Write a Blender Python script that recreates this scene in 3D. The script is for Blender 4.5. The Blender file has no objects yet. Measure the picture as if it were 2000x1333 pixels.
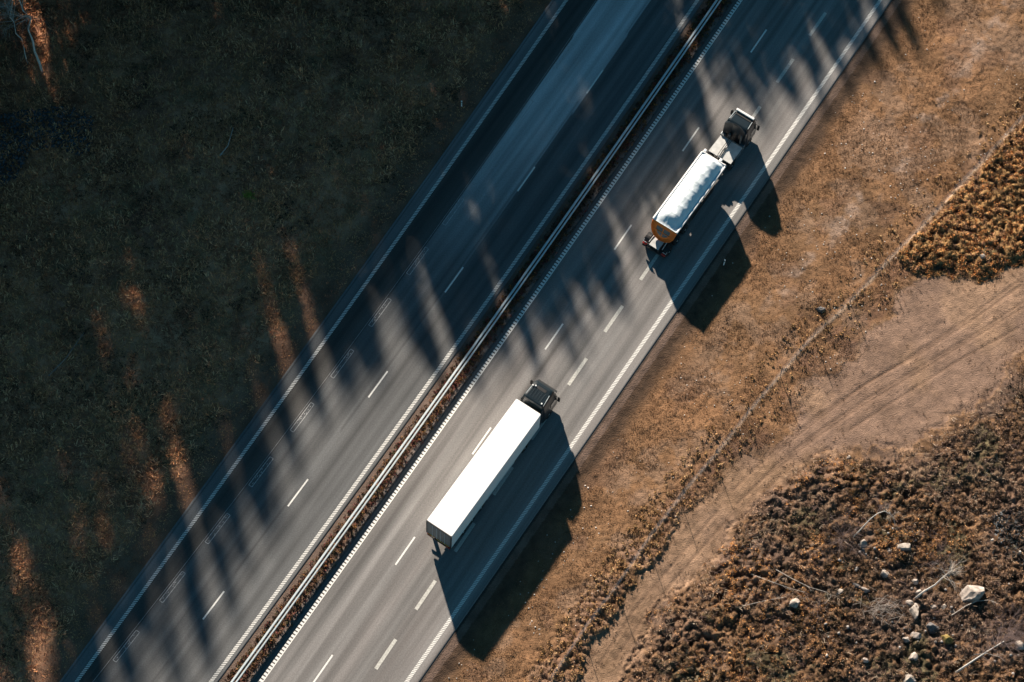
import bpy, bmesh, math, random
import numpy as np
from mathutils import Vector, Matrix
rng = np.random.default_rng(7); random.seed(7)
scene = bpy.context.scene
C = scene.collection
R = math.radians

# ------------------------------------------------------------------ camera
FPX, TILT, ROLL, CAMH, CAMY = 4507.4, 0.40525, 0.08489, 186.70, -80.09
_rt = Vector((1, 0, 0)); _up = Vector((0, math.cos(TILT), math.sin(TILT))); FW = Vector((0, math.sin(TILT), -math.cos(TILT)))
RT = _rt * math.cos(ROLL) + _up * math.sin(ROLL); UP = _up * math.cos(ROLL) - _rt * math.sin(ROLL)
cd = bpy.data.cameras.new('camera'); cam = bpy.data.objects.new('camera', cd); C.objects.link(cam)
cd.sensor_width = 36; cd.lens = FPX / 2000 * 36; cd.clip_start = 1; cd.clip_end = 6000
m = Matrix((RT, UP, -FW)).transposed().to_4x4(); m.translation = Vector((0, CAMY, CAMH)); cam.matrix_world = m
scene.camera = cam
# ------------------------------------------------------------------ light
SUN_EL, SUN_AZ = R(22.7), R(-68.8)            # elevation; the way the shadows fall
w = bpy.data.worlds.new("World"); scene.world = w; w.use_nodes = True
nt = w.node_tree; bg = nt.nodes['Background']
sky = nt.nodes.new('ShaderNodeTexSky'); sky.sky_type = 'NISHITA'; sky.sun_disc = False
sky.sun_elevation = SUN_EL; sky.sun_rotation = R(-21.2); sky.air_density = 0.5; sky.dust_density = 0.0; sky.ozone_density = 3.0
tint = nt.nodes.new('ShaderNodeVectorMath'); tint.operation = 'MULTIPLY'; tint.inputs[1].default_value = (.66, 1.10, .86)   # a slightly teal sky, as graded in the photo
nt.links.new(sky.outputs[0], tint.inputs[0]); nt.links.new(tint.outputs[0], bg.inputs[0]); bg.inputs[1].default_value = 0.05
sl = bpy.data.lights.new('sun', 'SUN'); sl.energy = 5.0; sl.angle = R(1.2); sl.color = (1.0, 0.86, 0.72)
so = bpy.data.objects.new('sun', sl); C.objects.link(so)
SD = Vector((math.cos(SUN_AZ) * math.cos(SUN_EL), math.sin(SUN_AZ) * math.cos(SUN_EL), -math.sin(SUN_EL)))
so.rotation_euler = SD.to_track_quat('-Z', 'Y').to_euler(); so.location = (0, 0, 120)
vs = scene.view_settings; vs.view_transform = 'Standard'; vs.look = 'None'; vs.gamma = 1; vs.exposure = 1.35
scene.cycles.max_bounces = 6

# ------------------------------------------------------------------ map of the place (photo point -> ground point)
_RT, _UP, _FW = np.array(RT), np.array(UP), np.array(FW)
def G(px, py, z=0.0):
    d = _FW * FPX + _RT * (px - 1000) - _UP * (py - 666.5)
    t = (z - CAMH) / d[2]
    return np.array((d[0] * t, CAMY + d[1] * t))
def PJ(X, Y, Z):
    v = np.stack([np.asarray(X, float), np.asarray(Y, float) - CAMY, np.asarray(Z, float) - CAMH + 0 * np.asarray(X, float)], -1)
    dz = v @ _FW
    return 1000 + FPX * (v @ _RT) / dz, 666.5 - FPX * (v @ _UP) / dz
H2 = np.array((0.470949, 0.882161)); N2 = np.array((0.882161, -0.470949))    # along the road / to its right
def ST(x, y): return x * H2[0] + y * H2[1], x * N2[0] + y * N2[1]
def XY(s, t): return s * H2[0] + t * N2[0], s * H2[1] + t * N2[1]
def curve(a, b, c):
    def f(s):
        s = np.asarray(s, float); q = np.clip(s, -60, 60)
        return a * q * q + b * q + c + np.where(s > 60, -.0146, .019) * (s - q)
    return f
LE = curve(-1.5e-4, -1.453e-2, -13.876); LI = curve(-2.1e-4, 1.18e-3, -3.925); GR = curve(-1.4e-4, 2.25e-3, -2.204)
RI = curve(-9e-5, 9.4e-4, -.693); RE = curve(-4e-5, 1.35e-2, 9.665); LD = curve(-3e-4, 1.8e-3, -7.5)
RD = curve(-3e-5, 6.4e-4, 2.868); WD = curve(1.1e-4, -1.1e-4, 6.367); HD = curve(-4.6e-4, -2e-3, -11.22)
def poly(pts): return np.array([G(*p) for p in pts])
def inside(P, x, y):
    r = np.zeros(x.shape, bool); n = len(P)
    for i in range(n):
        x1, y1 = P[i]; x2, y2 = P[(i + 1) % n]
        if y1 == y2: continue
        c = ((y1 > y) != (y2 > y)) & (x < (x2 - x1) * (y - y1) / (y2 - y1) + x1); r ^= c
    return r
def dist(P, x, y, closed=True):
    d = np.full(x.shape, 1e9); n = len(P)
    for i in range(n if closed else n - 1):
        a = P[i]; b = P[(i + 1) % n]; ab = b - a; L = ab @ ab
        u = np.clip(((x - a[0]) * ab[0] + (y - a[1]) * ab[1]) / L, 0, 1)
        d = np.minimum(d, np.hypot(x - a[0] - u * ab[0], y - a[1] - u * ab[1]))
    return d
def smooth(e0, e1, v):
    u = np.clip((v - e0) / (e1 - e0), 0, 1); return u * u * (3 - 2 * u)
def vnoise(x, y, sc, seed):
    r = np.random.default_rng(seed).random((256, 256)); x = x / sc + 1000; y = y / sc + 1000
    i = np.floor(x).astype(int); j = np.floor(y).astype(int); u = x - i; v = y - j
    u = u * u * (3 - 2 * u); v = v * v * (3 - 2 * v); i &= 255; j &= 255; i1 = (i + 1) & 255; j1 = (j + 1) & 255
    return (r[i, j] * (1 - u) + r[i1, j] * u) * (1 - v) + (r[i, j1] * (1 - u) + r[i1, j1] * u) * v
def fbm(x, y, sc, seed, o=4):
    a = 0; k = 1; tot = 0
    for q in range(o): a = a + k * vnoise(x, y, sc / 2 ** q, seed + q); tot += k; k *= .55
    return a / tot
def lumps(x, y, sc, seed):            # rounded cushions: 1 in a cell's middle, 0 between cells
    r = np.random.default_rng(seed).random((3, 128, 128)); X = x / sc + 500; Y = y / sc + 500
    i = np.floor(X).astype(int); j = np.floor(Y).astype(int); best = np.full(x.shape, 9.0)
    for di in (-1, 0, 1):
        for dj in (-1, 0, 1):
            a = (i + di) & 127; b = (j + dj) & 127
            d = np.hypot(i + di + r[0, a, b] - X, j + dj + r[1, a, b] - Y) / (.55 + .45 * r[2, a, b]); best = np.minimum(best, d)
    return np.clip(1 - best ** 2, 0, 1)

PATH = poly([(2150, 480), (2000, 515), (1944, 545), (1860, 548), (1807, 540), (1765, 573), (1744, 615), (1702, 643), (1660, 699), (1636, 730), (1573, 741), (1566, 755),
    (1576, 780), (1572, 802), (1560, 825), (1524, 850), (1485, 887), (1429, 918), (1366, 980), (1332, 1016), (1250, 1116), (1195, 1199), (1157, 1252), (1116, 1336), (1064, 1420),
    (1166, 1420), (1220, 1337), (1240, 1273), (1273, 1222), (1314, 1169), (1354, 1131), (1388, 1092), (1422, 1047), (1453, 1008), (1487, 972), (1527, 936), (1562, 903), (1608, 889),
    (1685, 878), (1772, 881), (1850, 830), (1895, 805), (1955, 750), (1975, 713), (1999, 675), (2150, 600)])
FENCE = poly([(2110, 105), (1990, 240), (1900, 338), (1811, 434), (1755, 489), (1695, 555), (1643, 608), (1580, 667), (1524, 734), (1468, 800), (1415, 870), (1346, 950), (1262, 1062), (1192, 1167), (1133, 1244), (1077, 1328), (1020, 1420)])
HEATH_A = poly([(1755, 500), (1820, 436), (1905, 346), (1992, 250), (2120, 110), (2300, 100), (2150, 480), (2000, 515), (1944, 545), (1860, 548), (1807, 540), (1770, 520)])
HEATH_B = poly([(2150, 620), (1999, 685), (1955, 755), (1895, 811), (1850, 836), (1772, 884), (1685, 882), (1608, 893), (1562, 908), (1524, 936), (1482, 972), (1447, 1006), (1415, 1045), (1380, 1090), (1345, 1129), (1304, 1167), (1262, 1220), (1227, 1272), (1206, 1337), (1150, 1430), (1300, 1500), (2300, 1500), (2300, 620)])
RUTS = [poly([(1985, 552), (1880, 630), (1790, 690), (1690, 752), (1590, 826), (1490, 905)]), poly([(2000, 600), (1890, 668), (1780, 735), (1680, 795), (1590, 858), (1500, 930)]), poly([(1990, 640), (1880, 700), (1760, 775), (1660, 840)]), poly([(1990, 560), (1900, 625), (1800, 690), (1700, 745), (1600, 810), (1500, 890), (1430, 960)]), poly([(2000, 590), (1900, 655), (1800, 715), (1700, 775), (1610, 835), (1520, 905), (1440, 985)]), poly([(1400, 1000), (1320, 1095), (1240, 1190), (1170, 1300)]), poly([(1430, 1005), (1350, 1095), (1270, 1190), (1200, 1290)])]
BAND = poly([(1990, -40), (1930, 60), (1870, 165), (1797, 232), (1775, 300), (1727, 340), (1664, 410), (1600, 480), (1520, 590)])
STONES_L = poly([(-60, 240), (40, 213), (130, 203), (180, 222), (178, 290), (150, 302), (110, 285), (60, 292), (32, 345), (-60, 400)])
STONES_R = poly([(1936, 1010), (1955, 1000), (2040, 1000), (2040, 1150), (1990, 1110), (1962, 1080), (1944, 1055)])

def wp(x, y):                          # ragged borders for paths and plant cover
    return (x + 2.0 * (fbm(x, y, 2.6, 701, 3) - .5) + 1.1 * (fbm(x, y, .7, 707, 3) - .5), y + 2.0 * (fbm(x, y, 2.6, 711, 3) - .5) + 1.1 * (fbm(x, y, .7, 717, 3) - .5))
def inw(P, x, y): return inside(P, *wp(x, y))
def height(x, y):
    s, t = ST(x, y); wx, wy = wp(x, y)
    z = np.full(x.shape, -.05)
    le, li, ri, re = LE(s) - 1.15, LI(s) + .45, RI(s) - .55, RE(s) + .85
    road = ((t > le) & (t < li)) | ((t > ri) & (t < re))
    # left verge and forest floor
    dl = le - t; L = dl > 0
    z = np.where(L, -.05 - .45 * smooth(.6, 4.5, dl) + .7 * smooth(6, 11, dl) * (fbm(x, y, 9, 3) - .25) + .22 * smooth(1, 5, dl) * (fbm(x, y, 1.2, 11) - .5) + .10 * smooth(.2, 1, dl) * (fbm(x, y, .5, 12, 2) - .5), z)
    # right verge
    dr = t - re; Rr = dr > 0
    inp = inside(PATH, wx, wy); dp = dist(PATH, wx, wy)
    ha = inside(HEATH_A, wx, wy); hb = inside(HEATH_B, wx, wy)
    df = dist(FENCE, x, y, False)
    g = -.05 - .22 * smooth(.3, 2.2, dr) + .25 * smooth(3, 10, dr) + .07 * smooth(.2, 1, dr) * (fbm(x, y, .45, 21, 3) - .5) + .20 * smooth(1.5, 4, dr) * (fbm(x, y, 2.2, 24, 3) - .5)
    low = smooth(5, -20, s)
    g = g + (.045 + .22 * low * smooth(5.5, 9, dr)) * smooth(1.5, 5, dr) * lumps(x, y, .42, 31) * ~inp
    rv = smooth(.32, .62, fbm(x, y, 1.6, 77)); g = g + .20 * np.exp(-(df / (.10 + .12 * rv)) ** 2) * (.25 + .65 * low) * (.3 + .7 * rv)
    pz = .02 + .10 * (fbm(x, y, .8, 41, 4) - .5)
    for r in RUTS: pz = pz - .035 * np.exp(-(dist(r, x, y, False) / .13) ** 2)
    e = smooth(0, .7, dp)
    g = np.where(inp, g * (1 - e) + pz * e, g)
    hm = np.where(ha | hb, np.where(ha, smooth(.0, 2.6, dp), smooth(.0, 1.4 + 2.4 * smooth(26, 34, x), dp)), 0)
    h = .02 + (.22 + .30 * smooth(.35, .6, fbm(x, y, 5, 59)) * ~ha + .06 * ha) * lumps(x, y, .66, 51) * (.25 + 1.1 * fbm(x, y, 2.5, 52)) + .26 * lumps(x + 3, y, .40, 54) + .10 * lumps(x, y + 5, .26, 55) + .16 * (fbm(x, y, .3, 58, 2) - .5) + (.5 - .3 * ha) * (fbm(x, y, 6, 57) - .5)
    g = g * (1 - hm) + h * hm
    z = np.where(Rr, g, z)
    # median
    M = (t >= li) & (t <= ri)
    z = np.where(M, -.05 + .07 * smooth(.25, .7, t - li) * fbm(x, y, .4, 61, 2), z)
    z = np.where(road, -.09, z)
    ed = np.minimum(np.minimum(x + 60, 56 - x), np.minimum(y + 46, 50 - y)); k = smooth(0, 3, ed)
    return -.15 * (1 - k) + z * k

GX0, GX1, GY0, GY1, GS = -60.0, 56.0, -46.0, 50.0, .125
nx, ny = int((GX1 - GX0) / GS) + 1, int((GY1 - GY0) / GS) + 1
gx, gy = np.meshgrid(np.linspace(GX0, GX1, nx), np.linspace(GY0, GY1, ny), indexing='ij')
GZ = height(gx, gy)
def zat(x, y):
    u = np.clip((np.asarray(x, float) - GX0) / GS, 0, nx - 2); v = np.clip((np.asarray(y, float) - GY0) / GS, 0, ny - 2)
    i = u.astype(int); j = v.astype(int); u = u - i; v = v - j
    return (GZ[i, j] * (1 - u) + GZ[i + 1, j] * u) * (1 - v) + (GZ[i, j + 1] * (1 - u) + GZ[i + 1, j + 1] * u) * v
def on(px, py):                        # the ground point seen at a place in the photo
    z = 0.0
    for k in range(4):
        q = G(px, py, z); z = float(zat(q[0], q[1]))
    return Vector((q[0], q[1], z))

# ------------------------------------------------------------------ helpers
def tag(o, label, cat, group=None):
    o['label'] = label; o['category'] = cat
    if group: o['group'] = group
    return o
def empty(name, loc, label, cat, rz=0, group=None):
    o = bpy.data.objects.new(name, None); C.objects.link(o); o.location = loc; o.rotation_euler = (0, 0, rz); o.empty_display_size = .3
    return tag(o, label, cat, group)
def link(name, me, mat, parent=None, label=None):
    o = bpy.data.objects.new(name, me); C.objects.link(o)
    if mat: me.materials.append(mat)
    if parent: o.parent = parent
    if label: o['label'] = label
    return o
def big(name, V, F, col=None, mat=None, parent=None, uv=None, smoothed=False):
    """mesh from numpy: V (n,3), F (m,k)"""
    me = bpy.data.meshes.new(name); V = np.asarray(V, np.float32); F = np.asarray(F, np.int32); k = F.shape[1]
    me.vertices.add(len(V)); me.vertices.foreach_set('co', V.ravel())
    me.loops.add(F.size); me.loops.foreach_set('vertex_index', F.ravel())
    me.polygons.add(len(F)); me.polygons.foreach_set('loop_start', np.arange(0, F.size, k, dtype=np.int32)); me.polygons.foreach_set('loop_total', np.full(len(F), k, np.int32))
    if smoothed: me.polygons.foreach_set('use_smooth', np.ones(len(F), bool))
    me.update(calc_edges=True)
    if col is not None:
        a = me.color_attributes.new('Col', 'FLOAT_COLOR', 'POINT'); a.data.foreach_set('color', np.concatenate([col, np.ones((len(V), 1))], 1).astype(np.float32).ravel())
    if uv is not None:
        u = me.uv_layers.new(name='UVMap'); u.data.foreach_set('uv', np.asarray(uv, np.float32)[F.ravel()].ravel())
    return link(name, me, mat, parent)
class MB:
    """collects shapes into one bmesh"""
    def __init__(s): s.b = bmesh.new()
    def box(s, x0, x1, y0, y1, z0, z1, bev=0.0, taper=None):
        r = bmesh.ops.create_cube(s.b, size=1); vs_ = r['verts']
        for v in vs_:
            f = v.co + Vector((.5, .5, .5)); v.co = Vector((x0 + (x1 - x0) * f.x, y0 + (y1 - y0) * f.y, z0 + (z1 - z0) * f.z))
        if bev:
            es = list({e for v in vs_ for e in v.link_edges}); bmesh.ops.bevel(s.b, geom=es, offset=bev, segments=2, affect='EDGES', profile=.5)
        return s
    def loft(s, rings, cap=True):
        rv = [[s.b.verts.new(p) for p in r] for r in rings]; n = len(rv[0])
        for a, b in zip(rv[:-1], rv[1:]):
            for i in range(n): s.b.faces.new((a[i], a[(i + 1) % n], b[(i + 1) % n], b[i]))
        if cap: s.b.faces.new(rv[0][::-1]); s.b.faces.new(rv[-1])
        return s
    def tube(s, pts, r, n=6):
        pts = [Vector(p) for p in pts]; rs = r if isinstance(r, (list, tuple)) else [r] * len(pts); rings = []
        for i, p in enumerate(pts):
            d = (pts[min(i + 1, len(pts) - 1)] - pts[max(i - 1, 0)]).normalized(); a = d.orthogonal().normalized(); bb = d.cross(a)
            if rings and abs(d.z) < .999: a = (Vector((0, 0, 1)).cross(d)).normalized(); bb = d.cross(a)
            elif abs(d.z) < .999: a = (Vector((0, 0, 1)).cross(d)).normalized(); bb = d.cross(a)
            rings.append([p + (a * math.cos(q * 2 * math.pi / n) + bb * math.sin(q * 2 * math.pi / n)) * rs[i] for q in range(n)])
        return s.loft(rings)
    def cyl(s, c, axis, r, h, n=24, r2=None):
        c = Vector(c); ax = Vector(axis).normalized()
        return s.tube([c - ax * h / 2, c + ax * h / 2], [r, r2 or r], n)
    def quad(s, pts): s.b.faces.new([s.b.verts.new(p) for p in pts]); return s
    def build(s, name, mat, parent=None, label=None, smooth_=False):
        bmesh.ops.recalc_face_normals(s.b, faces=s.b.faces[:]); me = bpy.data.meshes.new(name); s.b.to_mesh(me); s.b.free()
        if smooth_:
            for p in me.polygons: p.use_smooth = True
        return link(name, me, mat, parent, label)

def mat(name, col, rough=.6, metal=0, noise=.15, nsc=6.0, bump=0, bsc=40, spec=.5, coat=0):
    m = bpy.data.materials.new(name); m.use_nodes = True; t = m.node_tree; b = t.nodes['Principled BSDF']
    b.inputs['Roughness'].default_value = rough; b.inputs['Metallic'].default_value = metal; b.inputs['Specular IOR Level'].default_value = spec; b.inputs['Coat Weight'].default_value = coat
    tc = t.nodes.new('ShaderNodeTexCoord'); n = t.nodes.new('ShaderNodeTexNoise'); n.inputs['Scale'].default_value = nsc; n.inputs['Detail'].default_value = 5
    t.links.new(tc.outputs['Object'], n.inputs['Vector'])
    r = t.nodes.new('ShaderNodeMapRange'); r.inputs['From Min'].default_value = .3; r.inputs['From Max'].default_value = .7; r.inputs['To Min'].default_value = 1 - noise; r.inputs['To Max'].default_value = 1 + noise * .6
    t.links.new(n.outputs['Fac'], r.inputs['Value'])
    mx = t.nodes.new('ShaderNodeVectorMath'); mx.operation = 'SCALE'; mx.inputs[0].default_value = col; t.links.new(r.outputs[0], mx.inputs['Scale']); t.links.new(mx.outputs[0], b.inputs['Base Color'])
    if bump:
        n2 = t.nodes.new('ShaderNodeTexNoise'); n2.inputs['Scale'].default_value = bsc; n2.inputs['Detail'].default_value = 6; t.links.new(tc.outputs['Object'], n2.inputs['Vector'])
        bp = t.nodes.new('ShaderNodeBump'); bp.inputs['Strength'].default_value = bump; bp.inputs['Distance'].default_value = .05; t.links.new(n2.outputs['Fac'], bp.inputs['Height']); t.links.new(bp.outputs[0], b.inputs['Normal'])
    return m
def attr_mat(name, rough=.95, nsc=30, amp=.35, bump=.5, bdist=.05, bsc=25, spec=.2, trans=0):
    m = bpy.data.materials.new(name); m.use_nodes = True; t = m.node_tree; b = t.nodes['Principled BSDF']; b.inputs['Roughness'].default_value = rough; b.inputs['Specular IOR Level'].default_value = spec
    a = t.nodes.new('ShaderNodeAttribute'); a.attribute_name = 'Col'
    tc = t.nodes.new('ShaderNodeTexCoord'); n = t.nodes.new('ShaderNodeTexNoise'); n.inputs['Scale'].default_value = nsc; n.inputs['Detail'].default_value = 4; n.inputs['Roughness'].default_value = .7
    t.links.new(tc.outputs['Object'], n.inputs['Vector'])
    r = t.nodes.new('ShaderNodeMapRange'); r.inputs['From Min'].default_value = .25; r.inputs['From Max'].default_value = .75; r.inputs['To Min'].default_value = 1 - amp; r.inputs['To Max'].default_value = 1 + amp
    t.links.new(n.outputs['Fac'], r.inputs['Value']); mx = t.nodes.new('ShaderNodeVectorMath'); mx.operation = 'SCALE'
    t.links.new(a.outputs['Color'], mx.inputs[0]); t.links.new(r.outputs[0], mx.inputs['Scale']); t.links.new(mx.outputs[0], b.inputs['Base Color'])
    if bump:
        n2 = t.nodes.new('ShaderNodeTexNoise'); n2.inputs['Scale'].default_value = bsc; n2.inputs['Detail'].default_value = 5; t.links.new(tc.outputs['Object'], n2.inputs['Vector'])
        bp = t.nodes.new('ShaderNodeBump'); bp.inputs['Strength'].default_value = bump; bp.inputs['Distance'].default_value = bdist; t.links.new(n2.outputs['Fac'], bp.inputs['Height']); t.links.new(bp.outputs[0], b.inputs['Normal'])
    return m
M = {}
M['ground'] = attr_mat('soil', nsc=18, amp=.6, bump=.8, bdist=.08, bsc=9)
M['asphalt'] = attr_mat('asphalt', rough=.85, nsc=9, amp=.30, bump=.25, bdist=.012, bsc=40, spec=.3)
M['plant'] = attr_mat('plant', rough=.8, nsc=20, amp=.2, bump=0)
M['paint'] = mat('road_paint', (.74, .74, .70), .7, noise=.18, nsc=9)
M['paint_dull'] = mat('worn_road_paint', (.5, .5, .46), .8, noise=.3, nsc=7)
M['paint_ghost'] = mat('removed_road_paint', (.42, .42, .41), .9, noise=.45, nsc=5)
M['seam'] = mat('joint_seal', (.26, .26, .26), .85, noise=.35, nsc=3)
M['zinc'] = mat('galvanised_steel', (.50, .57, .59), .5, .25, noise=.12, nsc=3)
M['zinc_dark'] = mat('weathered_steel', (.16, .17, .17), .6, .5)
M['white'] = mat('white_body_paint', (.86, .86, .85), .35, noise=.03, nsc=1.5, coat=.2)
M['cream'] = mat('white_side_panel', (.62, .66, .66), .4, noise=.05, nsc=1.2)
M['cab'] = mat('dark_green_body_paint', (.003, .012, .018), .35, noise=.2, nsc=2, coat=.1)
M['cab_b'] = mat('deep_green_body_paint', (.004, .015, .023), .35, noise=.2, nsc=2, coat=.1)
M['black'] = mat('black_plastic', (.012, .013, .014), .5, noise=.3)
M['rubber'] = mat('tyre_rubber', (.016, .016, .017), .85, noise=.3)
M['chassis'] = mat('chassis_steel', (.035, .036, .036), .65, .3, noise=.35)
M['greydoor'] = mat('grey_door_panel', (.13, .145, .15), .5, noise=.12, nsc=2)
M['dframe'] = mat('dark_door_frame', (.012, .014, .016), .6)
M['alu'] = mat('brushed_aluminium', (.60, .62, .62), .45, .5, noise=.15, nsc=3)
M['lgrey'] = mat('light_grey_panel', (.50, .51, .50), .6, noise=.2, nsc=2.5)
M['dgrey'] = mat('grey_blue_tank', (.12, .15, .17), .4, .2)
M['tarp'] = mat('white_tarpaulin', (.62, .70, .74), .5, noise=.08, nsc=3, bump=.5, bsc=2.5)
M['orange'] = mat('orange_paint', (.90, .20, .02), .45, noise=.2, nsc=4)
M['glass'] = mat('tinted_glass', (.01, .014, .016), .06, noise=0, coat=.5)
M['lamp'] = mat('lamp_lens', (.8, .8, .78), .2, noise=0)
M['red'] = mat('red_lens', (.35, .02, .015), .3, noise=0)
M['yellow'] = mat('yellow_plate', (.55, .38, .05), .5, noise=.1)
M['amber'] = mat('amber_lens', (.6, .22, .02), .3, noise=0)
M['stone'] = mat('granite', (.33, .29, .25), .9, noise=.4, nsc=3.5, bump=.7, bsc=7)
M['stone_pale'] = mat('pale_granite', (.37, .32, .28), .9, noise=.55, nsc=2.2, bump=.7, bsc=6)
M['stone_moss'] = mat('mossy_granite', (.24, .17, .05), .95, noise=.7, nsc=5, bump=.9, bsc=9)
M['stone_dark'] = mat('dark_granite', (.13, .125, .125), .9, noise=.4, nsc=4, bump=.7, bsc=7)
M['birch'] = mat('birch_bark', (.60, .57, .52), .8, noise=.5, nsc=9)
M['twig'] = mat('purple_brown_twigs', (.17, .12, .11), .9, noise=.3)
M['twig_pale'] = mat('pale_dead_twigs', (.42, .37, .32), .9, noise=.3)
M['bark'] = mat('pine_bark', (.12, .075, .05), .95, noise=.4)
M['needle'] = mat('pine_needles', (.045, .065, .03), .7, noise=.4, nsc=1.5)
M['wood'] = mat('grey_weathered_wood', (.24, .20, .17), .9, noise=.3)
M['postwhite'] = mat('white_post_plastic', (.8, .8, .78), .5, noise=.05)

# ------------------------------------------------------------------ ground
def ground_colour(x, y):
    s, t = ST(x, y); c = np.zeros(x.shape + (3,))
    def put(mask, rgb):
        nonlocal c
        mk = np.asarray(mask, float)[..., None]; c = c * (1 - mk) + np.asarray(rgb) * mk
    n1 = fbm(x, y, 5, 101)[..., None]; n2 = fbm(x, y, 1.1, 103)[..., None]; n3 = fbm(x, y, .35, 107, 2)[..., None]
    le, li, ri, re = LE(s) - 1.15, LI(s) + .45, RI(s) - .55, RE(s) + .85
    dr = t - re; dl = le - t
    # forest floor: grey-brown litter, grass, patches of moss
    fl = np.array((.44, .235, .135)) * (.35 + 1.3 * n2) + (n1 - .5) * np.array((.20, .12, .06)); c = fl
    put(smooth(.56, .66, fbm(x, y, 4, 131)) * .7, np.array((.26, .125, .08)) * (.5 + 1.0 * n2))
    put(smooth(.55, .65, fbm(x, y, 2.2, 137)) * .7, np.array((.25, .165, .085)) * (.6 + .8 * n2))
    put(smooth(4.2, 1.2, dl), np.array((.17, .10, .066)) * (.55 + .9 * n2))
    # right verge
    gr = np.array((.200, .112, .058)) * (.45 + .75 * n2 + .35 * n3) + (n1 - .5) * np.array((.12, .055, .025)); put(dr > -1, gr)
    put((dr > 0) * smooth(.57, .66, fbm(x, y, 3, 141)) * .55, np.array((.16, .095, .062)) * (.5 + n2))
    put((dr > 0) * smooth(.52, .62, fbm(x * 1.0 + y * .6, y - x * .5, 3.3, 147)) * smooth(2.5, 4.5, dr) * .6, np.array((.235, .155, .105)) * (.6 + .7 * n2))
    put((dr > 3) * .75 * np.exp(-(dist(BAND, *wp(x, y), False) / .75) ** 2) * smooth(.38, .55, fbm(x, y, 1.3, 191)), np.array((.27, .195, .15)) * (.5 + .6 * n2 + .4 * n3))
    gv = smooth(3.0, 1.2, dr + 1.8 * (fbm(x, y, 2.0, 151, 5) - .5)); put((dr > -1) * gv, np.array((.078, .049, .032)) * (.35 + .7 * n2 + .65 * n3))
    put((dr > -.3) * smooth(.28, .16, dr), (.05, .04, .035))
    put((np.abs(dr - .55) < .3) * .5, np.array((.19, .135, .11)) * (.5 + n2))
    wx, wy = wp(x, y); inp = inside(PATH, wx, wy); dp = dist(PATH, wx, wy); ha = inside(HEATH_A, wx, wy); hb = inside(HEATH_B, wx, wy); df = dist(FENCE, x, y, False)
    # soft dark ground between the fence and the track
    put((dr > 5) * smooth(3.2, .9, dp) * smooth(0, .9, np.where(inp, 0, dp)) * .5 * smooth(.4, .6, fbm(x, y, 2, 161)), np.array((.15, .085, .062)) * (.6 + .7 * n2))
    hc = np.array((.068, .040, .025)) * (.35 + 1.1 * n2) + (n1 - .5) * np.array((.11, .06, .02)); put((ha | hb) * 1.0, hc)
    rel = lumps(x, y, .66, 51); put((ha | hb) * smooth(.15, .75, rel) * .65, np.where(ha[..., None], np.array((.42, .25, .10)), np.array((.20, .115, .06))) * (.4 + 1.1 * n3))  # lump tops lighter than the hollows: relief shade put into the ground colour
    gn = smooth(.6, .68, fbm(x, y, 3, 171)); put((ha | hb) * gn * .7, np.array((.085, .08, .045)) * (.5 + n2))
    pu = smooth(.54, .63, fbm(x, y, 4.5, 173)); bs = hb * smooth(.57, .65, fbm(x, y, 3.1, 177)); put(bs * .7, np.array((.15, .095, .065)) * (.4 + .9 * n2 + .3 * n3))
    put(hb * pu * .75, np.array((.115, .078, .06)) * (.5 + n2))
    pc = np.array((.245, .158, .102)) * (.3 + .7 * n2 + .7 * n3) + (n1 - .5) * np.array((.12, .085, .07)); e = smooth(-.7, .6, np.where(inp, dp, -dp) + 1.3 * (n2[..., 0] - .5) + .8 * (n3[..., 0] - .5))
    put(e, pc); pk = inp * smooth(20, 28, x - .35 * y) * smooth(.42, .6, fbm(x, y, 6, 181)); put(pk * .5, np.array((.20, .135, .11)) * (.5 + .8 * n2))
    for r in RUTS: put(inp * .5 * np.exp(-(dist(r, x, y, False) / .09) ** 2), np.array((.13, .08, .053)))
    low = smooth(5, -20, s); put((dr > 3) * np.exp(-(df / .14) ** 2) * (.85 - .55 * low), np.array((.40, .30, .22)) * (.6 + .7 * n2))
    # median
    M_ = (t >= li - .3) & (t <= ri + .3); put(M_ * 1.0, np.array((.125, .09, .072)) * (.5 + .6 * n2 + .4 * n3))
    put(M_ * smooth(.62, .75, t - li) * 1.0, np.array((.10, .06, .04)) * (.4 + n3 + .4 * n2))
    put(M_ * smooth(.55, .3, ri - t), np.array((.12, .10, .09)) * (.6 + n2))
    return np.clip(c, .006, 1)
GC = ground_colour(gx, gy)
idx = np.arange(nx * ny).reshape(nx, ny)
F = np.stack([idx[:-1, :-1], idx[1:, :-1], idx[1:, 1:], idx[:-1, 1:]], -1).reshape(-1, 4)
V = np.stack([gx, gy, GZ], -1).reshape(-1, 3); B = 2500; b0 = len(V)
ring = [(GX0, GY0), (GX1, GY0), (GX1, GY1), (GX0, GY1), (-B, -B), (B, -B), (B, B), (-B, B)]
V = np.concatenate([V, np.array([(a, b, -.15) for a, b in ring])]); F = np.concatenate([F, np.array([(4, 5, 1, 0), (5, 6, 2, 1), (6, 7, 3, 2), (7, 4, 0, 3)]) + b0])
o = big('ground', V, F, np.concatenate([GC.reshape(-1, 3), np.tile((.10, .075, .05), (8, 1))]), M['ground'], smoothed=True); o['kind'] = 'structure'

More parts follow.
